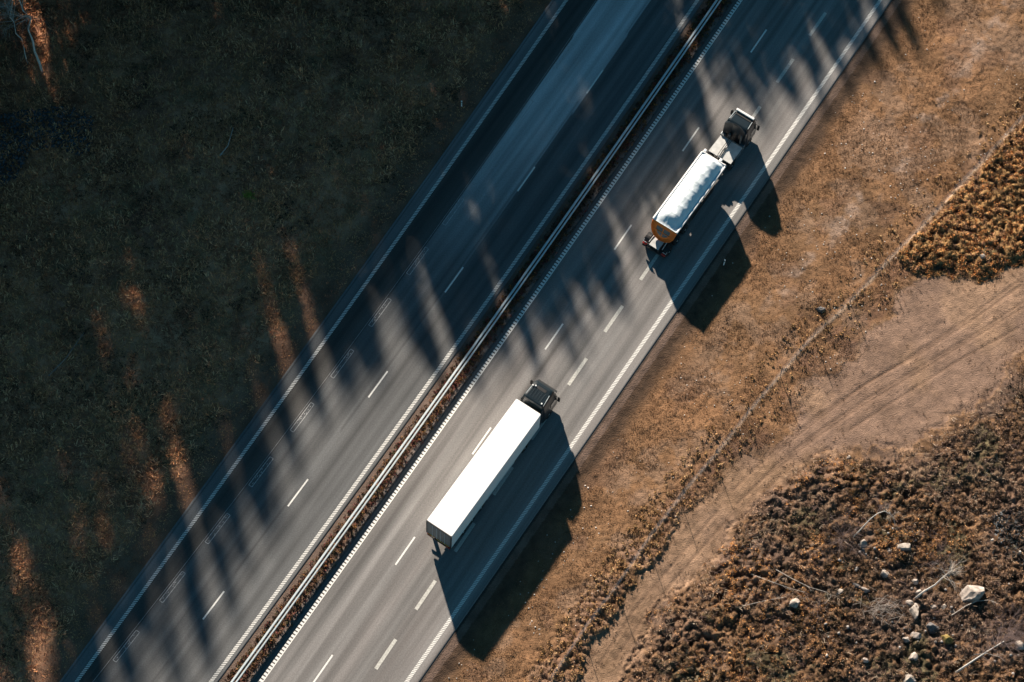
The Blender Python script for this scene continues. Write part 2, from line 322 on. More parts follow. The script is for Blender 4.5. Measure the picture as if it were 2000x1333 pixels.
# ------------------------------------------------------------------ carriageways
sgrid = np.concatenate([[-420, -250, -150, -100], np.arange(-80, 80.01, .5), [100, 150, 250, 420]])
def carriageway(name, fa, fb, colf):
    ts = np.linspace(0, 1, 121); S, U = np.meshgrid(sgrid, ts, indexing='ij'); a = fa(S); b = fb(S); T = a + (b - a) * U
    X, Y = XY(S, T); Z = np.zeros(X.shape)
    T2 = np.concatenate([T[:, :1] - .12, T, T[:, -1:] + .12], 1); S2 = np.concatenate([S[:, :1], S, S[:, -1:]], 1); Z = np.zeros(T2.shape); Z[:, 0] = Z[:, -1] = -.16
    X, Y = XY(S2, T2); n, k = X.shape; ii = np.arange(n * k).reshape(n, k); F = np.stack([ii[:-1, :-1], ii[:-1, 1:], ii[1:, 1:], ii[1:, :-1]], -1).reshape(-1, 4)[:, ::-1]
    o = big(name, np.stack([X, Y, Z], -1).reshape(-1, 3), F, np.clip(colf(S2, T2), .01, 1).reshape(-1, 3), M['asphalt'], uv=np.stack([S2, T2], -1).reshape(-1, 2)); o['kind'] = 'structure'
    return o
def streak(s, t, sc, L, seed): return fbm(s / L, t / sc, 1, seed, 3)
def gauss(t, c, w_): return np.exp(-((t - c) / w_) ** 2)
def col_left(s, t):
    le, hd, ld, li = LE(s), HD(s) - .22, LD(s), LI(s)
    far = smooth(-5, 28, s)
    a = np.where(t < le, .135 + .06 * far, np.where(t < hd, .078, np.where(t < ld, .118 + .36 * far, .108 + .03 * far)))  # far stretch painted lighter to lift it out of the tree shade
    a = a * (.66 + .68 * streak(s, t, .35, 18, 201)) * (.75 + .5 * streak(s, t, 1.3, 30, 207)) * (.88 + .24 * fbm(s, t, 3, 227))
    for c in (ld - 2.75, ld - 1.05, ld + .85, ld + 2.6): a = a * (1 - .16 * gauss(t, c, .33))
    a = a * (1 - .35 * gauss(t, ld - .22, .09) * (vnoise(s, t, 9, 3) > .35)) * (1 - .5 * gauss(t, le - .95, .05))
    a = a * (1 - .3 * gauss(t, le + .9, .8))
    tint = np.stack([.93 + 0 * a, .97 + 0 * a, .99 + 0 * a], -1); br = ((t > le) & (t < hd))[..., None]
    return a[..., None] * np.where(br, np.array((.99, .97, .92)), tint)
def col_right(s, t):
    ri, rd, wd, re = RI(s), RD(s), WD(s), RE(s)
    a = np.where(t < ri + .2, .09, np.where(t > re + .12,     .205, .187)) * (.58 + .84 * streak(s, t, .4, 22, 211)) * (.72 + .56 * streak(s, t, 1.2, 26, 217)) * (.9 + .2 * fbm(s, t, 3, 223))
    for c, d in ((rd - 2.6, .2), (rd - .9, .28), (rd + .75, .22), (rd + 2.5, .24), (wd + .8, .1), (wd + 2.3, .14)): a = a * (1 - d * gauss(t, c, .3))
    pk = streak(s, t, .9, 14, 221)[..., None]
    c = a[..., None] * (np.array((1.04, .97, .93)) * pk + np.array((1.0, 1.0, .98)) * (1 - pk))
    return c * (1 - .5 * gauss(t, re + .8, .05))[..., None]
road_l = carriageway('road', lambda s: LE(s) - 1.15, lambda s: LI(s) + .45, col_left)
road_r = carriageway('road', lambda s: RI(s) - .55, lambda s: RE(s) + .85, col_right)
def marks(name, quads, mt, parent, z=.005):
    """quads: list of four (s,t) corners"""
    Q = np.array(quads); X, Y = XY(Q[..., 0], Q[..., 1]); V = np.stack([X, Y, np.full(X.shape, z)], -1).reshape(-1, 3)
    return big(name, V, np.arange(len(V)).reshape(-1, 4)[:, ::-1], None, mt, parent)
def bars(f, period, thick, width, skew):
    q = []
    for s in np.arange(-70, 72, period):
        c = float(f(s)); a = -width / 2 * (1 + random.uniform(-.06, .06)); b = width / 2 * (1 + random.uniform(-.06, .06)); h = thick / 2 * random.uniform(.9, 1.1)
        q.append([(s + skew * a - h, c + a), (s + skew * b - h, c + b), (s + skew * b + h, c + b), (s + skew * a + h, c + a)])
    return q
def strip(f, off, w_, s0, s1, ds=1.0):
    ss = np.arange(s0, s1 + .01, ds); return [[(a, float(f(a)) + off - w_ / 2), (a, float(f(a)) + off + w_ / 2), (b, float(f(b)) + off + w_ / 2), (b, float(f(b)) + off - w_ / 2)] for a, b in zip(ss[:-1], ss[1:])]
def dash(f, s, L, w_, n=2):
    return strip(f, 0, w_, s, s + L, L / n)
marks('edge_line', bars(LE, .18, .10, .29, .6), M['paint'], road_l)
marks('edge_line', bars(LI, .187, .105, .30, .75), M['paint'], road_l)
marks('edge_line', bars(RE, .168, .108, .31, .4), M['paint'], road_r)
q = strip(RI, .13, .08, -70, 72)
for s in np.arange(-70, 72, .325):
    c = float(RI(s)); q.append([(s, c - .19), (s, c + .088), (s + .2, c + .088), (s + .2, c - .19)])
marks('edge_line', q, M['paint'], road_r)
for k in range(-1, 8):
    marks('lane_line', dash(LD, 24.76 - 12.04 * k + 0, 2.95, .14), M['paint'], road_l)
for s in (51.8, 39.93, 27.47, 15.53, 3.88, -7.87, -19.77, -32.07, -44.1): marks('lane_line', dash(RD, s - 2.95, 2.95, .15), M['paint'], road_r)
for k in range(-1, 17): marks('lane_line', dash(WD, 44.62 - 6.06 * k - 3.0, 3.0, .30), M['paint_dull'], road_r)
for s in (28.44, 21.34, 15.4, 9.34, 3.46, -2.55, -8.43, -14.49, -20.54, -26.73, -32.99, -39.21, -45.3):
    L = 3.1; wd_ = .34; th = .06; qs = strip(HD, -wd_ / 2, th, s - L, s, L / 2) + strip(HD, wd_ / 2, th, s - L, s, L / 2)
    for a in (s - L, s): c = float(HD(a)); qs.append([(a - .03, c - wd_ / 2 + .03), (a - .03, c + wd_ / 2 - .03), (a + .03, c + wd_ / 2 - .03), (a + .03, c - wd_ / 2 + .03)])
    for k in range(9):
        a = s - random.uniform(.15, L - .2); c = float(HD(a)) + random.uniform(-.1, .1); qs.append([(a, c - .03), (a, c + .02), (a + .12, c + .02), (a + .12, c - .03)])
    marks('removed_line_mark', qs, M['paint_ghost'], road_l)
marks('joint_seam', strip(HD, -.36, .05, -70, 60), M['seam'], road_l, .003)

# ------------------------------------------------------------------ median guard rail
gr = empty('guard_rail', (*XY(0, float(GR(0))), 0), 'long double sided galvanised steel guard rail along the planted median', 'guard rail')
g0 = gr.location.copy()
def sweep(profile, s0, s1, ds=2.0):
    ss = np.arange(s0, s1 + .01, ds); rings = []
    for s in ss:
        c = float(GR(s)); rings.append([Vector((*XY(s, c + t), z)) - g0 for t, z in profile])
    return MB().loft(rings)
sweep([(-.28, .60), (-.25, .64), (-.28, .68), (-.29, .72), (-.27, .76), (-.13, .765), (-.10, .74), (-.11, .70), (-.13, .66), (-.11, .62)], -64, 64).build('rail_beam', M['zinc'], gr)
sweep([(.04, .70), (.05, .66), (.08, .63), (.05, .58), (.09, .55), (.14, .56), (.17, .60), (.14, .63), (.17, .66), (.15, .70)], -64, 64).build('rail_beam', M['zinc'], gr)
for s in np.arange(-62, 63, 4.0):
    c = float(GR(s)); X, Y = XY(s, c - .02); p = Vector((X, Y, 0)) - g0; b = MB().box(-.03, .03, -.06, .06, -.3, .64, .008).build('post', M['zinc_dark'], gr); b.location = p; b.rotation_euler = (0, 0, R(61.9))

# ------------------------------------------------------------------ scattered plants (grass, heather)
def tufts(name, x, y, n, rad, hgt, wid, col, label, flat=.6, z0=None, cat='grass'):
    """n blades per tuft: each blade a bent quad. col: (N,3) per tuft"""
    N = len(x); z = zat(x, y) if z0 is None else z0
    a = rng.random((N, n)) * 2 * np.pi; rr = np.sqrt(rng.random((N, n))) * np.asarray(rad).reshape(-1, 1); h = np.asarray(hgt).reshape(-1, 1) * (.5 + .7 * rng.random((N, n)))
    bx = x[:, None] + rr * np.cos(a); by = y[:, None] + rr * np.sin(a); a2 = a + rng.normal(0, .8, (N, n)); lean = flat * h * (.4 + rng.random((N, n)))
    tx = bx + lean * np.cos(a2); ty = by + lean * np.sin(a2); px = -np.sin(a2) * wid * .5; py = np.cos(a2) * wid * .5; zz = z[:, None] - .02 + 0 * h
    V = np.stack([np.stack([bx - px, by - py, zz], -1), np.stack([bx + px, by + py, zz], -1), np.stack([tx + px * .7, ty + py * .7, zz + h], -1), np.stack([tx - px * .7, ty - py * .7, zz + h], -1)], 2)
    c = col[:, None, :] * (.65 + .7 * rng.random((N, n, 1))); Cc = np.repeat(c[:, :, None, :], 4, 2)
    o = big(name, V.reshape(-1, 3), np.arange(N * n * 4).reshape(-1, 4), np.clip(Cc.reshape(-1, 3), 0, 1), M['plant']); o['kind'] = 'stuff'; tag(o, label, cat); return o
def cushions(name, x, y, n, rad, hgt, leaf, col, label, cat):
    """leafy domes: n small leaf clumps on and in each dome"""
    N = len(x); z = zat(x, y); th = rng.random((N, n)) * 2 * np.pi; u = np.sqrt(rng.random((N, n))); rad = np.asarray(rad).reshape(-1, 1); hgt = np.asarray(hgt).reshape(-1, 1)
    cx = x[:, None] + rad * u * np.cos(th); cy = y[:, None] + rad * u * np.sin(th); cz = z[:, None] + hgt * np.sqrt(np.clip(1 - u * u, .05, 1)) * (.55 + .5 * rng.random((N, n)))
    A = rng.normal(0, 1, (N, n, 3)); A[..., 2] *= .6; A /= np.linalg.norm(A, axis=-1, keepdims=True); Bv = rng.normal(0, 1, (N, n, 3)); Bv -= A * (A * Bv).sum(-1, keepdims=True); Bv /= np.linalg.norm(Bv, axis=-1, keepdims=True)
    sz = leaf * (.6 + .8 * rng.random((N, n, 1))); P = np.stack([cx, cy, cz], -1)
    V = np.stack([P - A * sz, P + Bv * sz * .6, P + A * sz, P - Bv * sz * .6], 2)
    c = col[:, None, :] * (.6 + .75 * rng.random((N, n, 1))); Cc = np.repeat(c[:, :, None, :], 4, 2)
    o = big(name, V.reshape(-1, 3), np.arange(N * n * 4).reshape(-1, 4), np.clip(Cc.reshape(-1, 3), 0, 1), M['plant']); o['kind'] = 'stuff'; tag(o, label, cat); return o
def rand_pts(n, test):
    x = rng.uniform(-56, 52, n); y = rng.uniform(-42, 45, n); k = test(x, y); return x[k], y[k]
def pal(x, y, cols, sc, seed):
    cols = np.array(cols); n = len(cols); f = np.clip(fbm(x, y, sc, seed, 2) * 1.6 - .3 + rng.normal(0, .18, x.shape), 0, .999); return cols[(f * n).astype(int)]
def S_(x, y): return ST(x, y)
# right verge grass
def tv(x, y):
    s, t = ST(x, y); dr = t - RE(s) - .85; return (dr > 1.6) & ~inw(HEATH_A, x, y) & ~inw(HEATH_B, x, y) & ~inw(PATH, x, y)
x, y = rand_pts(560000, lambda x, y: tv(x + rng.normal(0, .45, x.shape), y + rng.normal(0, .45, x.shape))); s, t = ST(x, y); dr = t - RE(s) - .85; k = rng.random(len(x)) < smooth(1.4, 3.2, dr) * (.25 + .75 * smooth(.38, .56, fbm(x, y, 2.4, 303))) * (1 - .7 * np.exp(-(dist(BAND, *wp(x, y), False) / .7) ** 2)); x, y = x[k], y[k]
tufts('dry_grass', x, y, 3, .11, .085, .035, pal(x, y, [(.12, .062, .034), (.23, .125, .063), (.30, .17, .082), (.165, .085, .046), (.34, .21, .12), (.20, .115, .065)], 2.2, 301), 'short golden brown dry grass on the verge between the road and the wire fence')
# taller tussocks by the fence, lower half
def tt(x, y):
    s, t = ST(x, y); return (dist(FENCE, x, y, False) < 2.2) & (t > RE(s) + 4) & ~inw(PATH, x, y) & (rng.random(x.shape) < .35 + .65 * smooth(5, -15, s)) & ~inw(HEATH_B, x, y)
x, y = rand_pts(60000, tt)
cushions('grass_tussocks', x, y, 9, .16, .22, .075, pal(x, y, [(.20, .12, .05), (.36, .21, .09), (.30, .17, .07), (.40, .26, .13)], 1.2, 305), 'tufted ochre grass tussocks along the foot of the wire fence', 'grass')
# heather
def th_(x, y): return (inw(HEATH_A, x, y) | inw(HEATH_B, x, y)) & (lumps(x, y, .66, 51) > .12)
x, y = rand_pts(250000, th_); ia = inw(HEATH_A, x, y); k = ia | (rng.random(len(x)) < .4 + .6 * smooth(.40, .54, fbm(x, y, 2.6, 315)) * (1 - .6 * smooth(.56, .64, fbm(x, y, 3.1, 177)))); x, y = x[k], y[k]; k = rng.random(len(x)) < smooth(0, .6 + 2.2 * smooth(26, 34, x), np.where(inw(HEATH_B, x, y), dist(PATH, *wp(x, y)), 9)); x, y = x[k], y[k]; col = pal(x, y, [(.045, .034, .018), (.065, .044, .02), (.12, .065, .032), (.24, .135, .055), (.36, .205, .08), (.09, .055, .04), (.24, .165, .10)], 1.3, 311)
ia = inw(HEATH_A, x, y); top_ = lumps(x, y, .66, 51); col = col * np.where(ia[:, None], np.array((1.6, 1.28, 1.1)), np.array((1.45, 1.28, 1.15))) * (.4 + .9 * smooth(.2, .75, top_))[:, None]  # leaves darker low between lumps, shade of the hollows painted in
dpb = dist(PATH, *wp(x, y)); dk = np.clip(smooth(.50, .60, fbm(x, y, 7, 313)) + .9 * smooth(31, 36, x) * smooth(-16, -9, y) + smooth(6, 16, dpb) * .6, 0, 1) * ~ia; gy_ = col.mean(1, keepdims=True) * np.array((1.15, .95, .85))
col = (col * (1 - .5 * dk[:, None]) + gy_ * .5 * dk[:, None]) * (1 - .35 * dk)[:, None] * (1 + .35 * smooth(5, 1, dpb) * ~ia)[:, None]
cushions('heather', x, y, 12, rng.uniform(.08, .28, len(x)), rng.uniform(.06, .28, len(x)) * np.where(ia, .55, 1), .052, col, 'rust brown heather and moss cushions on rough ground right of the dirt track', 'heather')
def ts_(x, y): return inw(HEATH_B, x, y) & (fbm(x, y, 2.0, 361) > .44)
x, y = rand_pts(80000, ts_)
tufts('dry_stalks', x, y, 4, .2, rng.uniform(.12, .42, len(x)), .022, pal(x, y, [(.13, .085, .075), (.19, .125, .10), (.34, .25, .18), (.10, .07, .06), (.45, .36, .27), (.16, .10, .08)], 2.0, 363), 'thin dry stalks and twiggy scrub between the heather and the boulders', flat=1.2, cat='scrub')
# forest floor litter and dead grass in the shade
def tf(x, y):
    s, t = ST(x, y); return (t < LE(s) - 1.6)
x, y = rand_pts(190000, tf); s, t = ST(x, y); near = smooth(5, 2, LE(s) - 1.15 - t)
tufts('dead_grass', x, y, 4, .2, rng.uniform(.12, .34, len(x)) * (1 - .6 * near), .05, pal(x, y, [(.27, .125, .07), (.40, .185, .095), (.55, .275, .12), (.50, .25, .135), (.66, .36, .165), (.32, .14, .075)], 3.0, 321), 'dull dead grass and litter on the shaded forest floor left of the road', flat=1.0)
def tf2(x, y):
    s, t = ST(x, y); return (t < LE(s) - 3.5) & (fbm(x, y, 3.4, 381) > .5)
x, y = rand_pts(60000, tf2)
tufts('straw_tufts', x, y, 5, .16, rng.uniform(.15, .4, len(x)), .055, pal(x, y, [(.80, .37, .17), (.64, .29, .13), (.88, .46, .24), (.44, .2, .1)], 1.2, 383), 'pale straw tufts standing in patches on the shaded forest floor', flat=1.1)
def tf3(x, y):
    s, t = ST(x, y); return (t < LE(s) - 3) & (fbm(x, y, 2.6, 391) > .55)
x, y = rand_pts(70000, tf3)
cushions('bilberry_scrub', x, y, 9, rng.uniform(.1, .3, len(x)), rng.uniform(.1, .4, len(x)), .06, pal(x, y, [(.05, .035, .025), (.09, .06, .035), (.14, .075, .05)], 1.5, 393), 'low dark scrub in patches on the shaded forest floor', 'scrub')
# median plants
def tm(x, y):
    s, t = ST(x, y); return (t > LI(s) + .85) & (t < GR(s) + .95) & (rng.random(x.shape) < np.where(t > GR(s) + .6, .35, 1))
x, y = rand_pts(330000, tm)
cushions('median_plants', x, y, 8, .12, rng.uniform(.05, .22, len(x)), .06, pal(x, y, [(.04, .025, .018), (.08, .045, .028), (.17, .05, .045), (.12, .06, .03), (.07, .06, .025), (.28, .13, .04), (.10, .055, .035)], .6, 331), 'low brown and red plants growing under the median guard rail', 'plants')
# small dark tufts spotted over the track edges
def tp(x, y):
    d = dist(PATH, *wp(x, y)); return inw(PATH, x, y) & (rng.random(x.shape) < .9 * smooth(1.9, .1, d) + .12)
x, y = rand_pts(42000, tp)
tufts('weeds', x, y, 6, .07, .09, .035, pal(x, y, [(.09, .05, .035), (.14, .085, .05), (.20, .12, .07)], 2, 341), 'small dark weeds dotted over the edges of the dirt track', flat=1.1, cat='weeds')
# stones: pale pebbles on the verge, blue grey rock fill at two ditch ends
ico = bmesh.new(); bmesh.ops.create_icosphere(ico, subdivisions=1, radius=1); IV = np.array([v.co[:] for v in ico.verts]); IF = np.array([[v.index for v in f.verts] for f in ico.faces]); ico.free()
def pebbles(name, x, y, r, col, label, mt='plant', lift=.3):
    N = len(x); z = zat(x, y); sc = np.stack([r * rng.uniform(.7, 1.3, N), r * rng.uniform(.7, 1.3, N), r * rng.uniform(.5, .9, N)], -1); ang = rng.random(N) * 6.28
    P = IV[None] * sc[:, None, :] * (1 + rng.normal(0, .14, (N, len(IV), 1))); ca, sa = np.cos(ang)[:, None], np.sin(ang)[:, None]
    X = P[..., 0] * ca - P[..., 1] * sa + x[:, None]; Y = P[..., 0] * sa + P[..., 1] * ca + y[:, None]; Z = P[..., 2] + (z + lift * r)[:, None]
    F = (IF[None] + (np.arange(N) * len(IV))[:, None, None]).reshape(-1, 3); Cc = np.repeat(col[:, None, :], len(IV), 1).reshape(-1, 3)
    o = big(name, np.stack([X, Y, Z], -1).reshape(-1, 3), F, Cc, M[mt]); o['kind'] = 'stuff'; tag(o, label, 'stones'); return o
def tpb(x, y): return tv(x, y) & (fbm(x, y, 3.5, 351, 2) > .50)
x, y = rand_pts(7500, tpb); pebbles('pebbles', x, y, rng.uniform(.025, .07, len(x)), rng.uniform(.45, .7, (len(x), 1)) * np.array((1, .94, .86)), 'pale pebbles scattered through the dry verge grass')
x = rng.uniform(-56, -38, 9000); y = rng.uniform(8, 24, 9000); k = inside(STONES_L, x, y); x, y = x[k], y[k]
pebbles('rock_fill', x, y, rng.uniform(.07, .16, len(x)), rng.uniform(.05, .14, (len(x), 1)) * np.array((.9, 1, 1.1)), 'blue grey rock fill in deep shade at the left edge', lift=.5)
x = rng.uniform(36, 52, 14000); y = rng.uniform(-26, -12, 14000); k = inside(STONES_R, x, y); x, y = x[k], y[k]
pebbles('rock_fill', x, y, rng.uniform(.04, .10, len(x)), (rng.uniform(.05, .20, len(x)) * np.where(x > 43.2, .35, 1))[:, None] * np.array((.92, 1, 1.06)), 'grey rock fill at the right edge beside the heather', lift=.5)  # shade painted into the stones: bluish tone, much darker towards the right

def tsm(x, y):
    px, py = PJ(x, y, 0 * x); return inw(HEATH_B, x, y) & (px > 1600) & (py > 1030) & (fbm(x, y, 3, 371) > .47)
x, y = rand_pts(5200, tsm); pebbles('small_stones', x, y, rng.uniform(.06, .17, len(x)), rng.uniform(.16, .46, (len(x), 1)) * np.array((1, .93, .86)), 'small pale stones lying among the boulders in the heather', lift=.9)
# ------------------------------------------------------------------ boulders
def boulder(px, py, sx, sy, sz, mt, label, rz=0, seed=0):
    p = on(px, py); b = bmesh.new(); bmesh.ops.create_icosphere(b, subdivisions=3, radius=1); r = np.random.default_rng(seed)
    pl = r.normal(0, 1, (10, 3)); pl[:, 2] = np.abs(pl[:, 2]) * .8; pl /= np.linalg.norm(pl, axis=1, keepdims=True); of = r.uniform(.5, .88, 10)
    for v in b.verts:
        c = np.array(v.co)
        for q in range(2):
            for n_, d in zip(pl, of):
                e = c @ n_ - d
                if e > 0: c = c - n_ * e
        c = c * (1 + r.normal(0, .022)); v.co = Vector((c[0] * sx, c[1] * sy, c[2] * sz))
    me = bpy.data.meshes.new('boulder'); b.to_mesh(me); b.free(); o = link('boulder', me, M[mt]); o.location = (p.x, p.y, p.z + sz * .10); o.rotation_euler = (0, 0, rz); tag(o, label, 'boulder', 'boulders lying in the heather'); return o
BL = [(1896, 1158, 1.15, .85, .85, 'stone_pale', 'largest pale granite boulder, beside the white branched birch', .3), (1552, 1178, .72, .55, .6, 'stone_pale', 'pale flat topped boulder nearest the dirt track', 0),
    (1766, 1070, .62, .45, .5, 'stone', 'grey boulder right of the arched birch stem', .4), (1685, 1064, .42, .42, .42, 'stone', 'round brownish boulder at the foot of the arched birch stem', 0),
    (1686, 1076, .34, .3, .3, 'stone_dark', 'small dark rock just below the round boulder by the arched birch', 0), (1736, 1078, .33, .38, .34, 'stone_pale', 'small pinkish pale boulder with a dark hollow beside it', 0),
    (1727, 1122, .40, .32, .34, 'stone_pale', 'whitish boulder between the two bare birches', .2), (1788, 1136, .30, .28, .28, 'stone_pale', 'small white rock above the foot of the white branched birch', 0),
    (1688, 1152, .50, .28, .3, 'stone_pale', 'low flat whitish rock left of the twig pile', -.2), (1673, 1146, .42, .3, .3, 'stone_dark', 'dark rock touching the low flat whitish rock', -.3),
    (1640, 1158, .50, .30, .3, 'stone', 'low grey brown boulder beside the bent fallen stick', 0), (1794, 1158, .42, .3, .35, 'stone_pale', 'pale rock at the foot of the white branched birch', .3),
    (1786, 1196, .42, .85, .5, 'stone', 'tall upright grey boulder right of the twig pile', .15), (1776, 1178, .33, .26, .3, 'stone_pale', 'small pale rock just above the tall upright boulder', 0),
    (1823, 1187, .26, .24, .25, 'stone_pale', 'tiny white rock alone below the big pale boulder', 0), (1818, 1226, .70, .55, .5, 'stone_dark', 'dark bluish boulder in the lower right heather', -.3),
    (1849, 1250, .66, .72, .62, 'stone_moss', 'boulder covered in yellow moss', 0), (1790, 1243, .62, .42, .42, 'stone_pale', 'pale broken boulder left of the dark bluish one', .5),
    (1783, 1284, .42, .40, .40, 'stone_pale', 'bright white rock alone near the bottom of the heather', .2), (1991, 1262, .5, .42, .42, 'stone_pale', 'pale boulder at the right edge under the purple twigs', .1),
    (1776, 1327, .6, .45, .42, 'stone', 'grey boulder cut by the bottom edge', 0), (1602, 605, .5, .34, .32, 'stone_dark', 'dark rock in the dry grass beside the wire fence', .4),
    (1920, 501, .30, .26, .26, 'stone_pale', 'single pale stone in the upper heather', 0), (1658, 894, .26, .2, .2, 'stone_pale', 'white stone at the lower edge of the dirt track', 0),
    (1844, 1186, .3, .26, .25, 'stone', 'grey rock below the left end of the big pale boulder', .6), (1860, 1195, .34, .22, .22, 'stone', 'flat grey rock on the fallen yellow stick', 0),
    (1690, 1290, .3, .24, .24, 'stone_pale', 'pale stone in the bottom heather left of the bright white rock', 0), (1770, 1250, .34, .3, .3, 'stone', 'brownish rock next to the pale broken boulder', .2)]
for i, (px, py, a, b_, c_, mt, lb, rz) in enumerate(BL): boulder(px, py, a * 1.05, b_ * 1.1, c_ * 1.1, mt, lb, rz, 500 + i)

# ------------------------------------------------------------------ bare trees, sticks
def branchy(mb, p, d, L, r, depth, spread=.6, up=.15, n=3, seg=4, wob=.12):
    pts = [Vector(p)]; d = Vector(d).normalized(); rs = [r]
    for i in range(seg):
        d = (d + Vector((random.gauss(0, wob), random.gauss(0, wob), random.gauss(0, wob) + up * .1))).normalized(); pts.append(pts[-1] + d * L / seg); rs.append(r * (1 - .75 * (i + 1) / seg))
    mb.tube(pts, rs, 4 if depth > 0 else 3)
    if depth > 0:
        for k in range(n):
            q = random.uniform(.3, 1.0); i = min(int(q * seg), seg - 1); base = pts[i].lerp(pts[i + 1], q * seg - i)
            dd = (d + Vector((random.gauss(0, spread), random.gauss(0, spread), random.gauss(0, spread * .7) + up))).normalized()
            branchy(mb, base, dd, L * random.uniform(.45, .65), max(rs[i] * .55, .006), depth - 1, spread, up, n, 3, wob)
def px_path(pts):       # [(px,py,height above ground)]
    out = []
    for px, py, h in pts:
        g = on(px, py + 7.7 * h); out.append(Vector((g.x, g.y, g.z + h)))
    return out
def standing(name, label, cat, pts, r0, r1, bm_, twm, fan, group=None, spread=.55):
    P = px_path(pts); t = empty(name, P[0], label, cat, 0, group); L = [p - P[0] for p in P]; n = len(L)
    MB().tube(L, [r0 + (r1 - r0) * i / (n - 1) for i in range(n)], 7).build('trunk', bm_, t, smooth_=True)
    mb = MB()
    for (i0, cnt, ln, rr) in fan:
        for k in range(cnt):
            f = random.uniform(i0, n - 1); i = min(int(f), n - 2); base = L[i].lerp(L[i + 1], f - i); d = (L[i + 1] - L[i]).normalized()
            branchy(mb, base, d * .7 + Vector((random.gauss(0, spread), random.gauss(0, spread), random.gauss(0, spread) * .6)), ln * random.uniform(.6, 1.1), rr, 2, .5, .1, 3)
    mb.build('branches', twm, t); return t
standing('birch', 'white barked bare birch with a fan of pale branches beside the big boulder', 'tree', [(1788, 1169, 0), (1800, 1155, .9), (1818, 1141, 1.8), (1828, 1126, 2.8), (1842, 1111, 3.6)], .095, .035, M['birch'], M['twig_pale'], [(2.6, 9, 1.5, .03), (3.3, 10, 1.2, .03)])
standing('birch', 'leaning white birch with a purple grey twig crown at the bottom right', 'tree', [(1867, 1314, 0), (1880, 1301, .8), (1895, 1286, 1.8), (1918, 1266, 2.8), (1942, 1248, 3.6)], .10, .035, M['birch'], M['twig'], [(2.2, 14, 2.0, .022), (3, 22, 2.3, .02)], spread=.7)
standing('birch', 'thin white birch stem bent over in an arch', 'tree', [(1666, 1050, 0), (1676, 1036, .8), (1692, 1013, 2.0), (1704, 1002, 2.6), (1716, 998, 2.7), (1728, 1003, 2.4), (1737, 1010, 1.9), (1744, 1030, 1.0)], .05, .015, M['birch'], M['twig_pale'], [(4.0, 10, .7, .012)])
def shrub(px, py, rad, n, mt, label, h=1.2, flat=.5):
    p = on(px, py); t = empty('bare_shrub', p, label, 'shrub', 0, 'bare shrubs in the heather'); mb = MB()
    for k in range(n):
        a = random.random() * 6.28; branchy(mb, (random.gauss(0, .08), random.gauss(0, .08), 0), (math.cos(a), math.sin(a), random.uniform(.25, 1.2) * flat * 2), rad * random.uniform(.7, 1.25), .016, 2, .45, .1, 4)
    mb.build('twigs', mt, t); return t
shrub(1643, 1052, 1.8, 26, M['twig'], 'round bare shrub of purple brown twigs left of the arched birch')
shrub(1968, 1225, 1.9, 22, M['twig'], 'wide purple grey bare shrub behind the leaning birch at the right edge')
shrub(1835, 1095, 1.4, 14, M['twig'], 'purple brown bare shrub behind the crown of the white branched birch')
shrub(1720, 985, .8, 10, M['twig'], 'small bare shrub above the arched birch')
shrub(1600, 1195, .9, 9, M['twig'], 'small dark bare shrub below the flat topped boulder')
def stick(pts, r, label, mt='twig_pale', tw=3):
    P = px_path(pts); t = empty('fallen_branch', P[0], label, 'branch', 0, 'fallen branches'); L = [p - P[0] for p in P]; mb = MB(); mb.tube(L, [r * (1 - .6 * i / (len(L) - 1)) for i in range(len(L))], 5)
    mb.build('stem', M[mt], t)
    for k in range(tw):
        i = random.randrange(len(L) - 1); d = (L[i + 1] - L[i]).normalized(); mb = MB(); branchy(mb, L[i].lerp(L[i + 1], random.random()), d + Vector((random.gauss(0, .6), random.gauss(0, .6), .1)), random.uniform(.4, .9), r * .4, 1, .5, 0, 2); mb.build('twig', M[mt], t)
    return t
stick([(1466, 1121, .35), (1510, 1138, .4), (1545, 1150, .35), (1571, 1157, .3)], .035, 'long thin pale fallen branch nearest the dirt track')
stick([(1514, 1112, .4), (1545, 1130, .45), (1580, 1147, .4), (1614, 1157, .35), (1622, 1165, .3), (1610, 1180, .2)], .04, 'bent pale fallen branch with a hooked end')
stick([(1450, 1184, .25), (1490, 1174, .35), (1533, 1166, .3)], .03, 'pale fallen branch left of the flat topped boulder')
stick([(1857, 1202, .3), (1885, 1183, .5), (1905, 1174, .5), (1930, 1172, .4), (1948, 1180, .3)], .045, 'curved yellowish fallen branch below the big pale boulder')
stick([(1900, 1278, .5), (1925, 1276, .6), (1950, 1283, .4), (1960, 1290, .2)], .035, 'grey fallen branch beside the leaning birch')
stick([(1620, 1005, .5), (1632, 1022, .4), (1645, 1045, .3)], .03, 'short dead branch leaning out of the round bare shrub', 'twig')
stick([(430, 305, .2), (446, 285, .3), (456, 250, .3)], .07, 'short pale log in the shade of the forest floor', 'twig_pale', 1)
stick([(95, 735, .2), (130, 700, .3), (165, 650, .3)], .06, 'grey fallen log in the shade at the middle left', 'wood', 2)
p = on(1720, 1193); t = empty('twig_pile', p, 'untidy pile of cut pale twigs among the boulders', 'brushwood'); mb = MB()
for k in range(80):
    a = random.gauss(.35, .8); L = random.uniform(.6, 1.9); c = Vector((random.gauss(0, .75), random.gauss(0, .55), random.uniform(.15, .7))); d = Vector((math.cos(a), math.sin(a), random.gauss(0, .2))) * L / 2
    mb.tube([c - d, c + Vector((0, 0, random.gauss(0, .05))), c + d], [.008, .014, .006], 4)
mb.build('twigs', mat('grey_brown_twigs', (.36, .31, .27), .9, noise=.4), t)
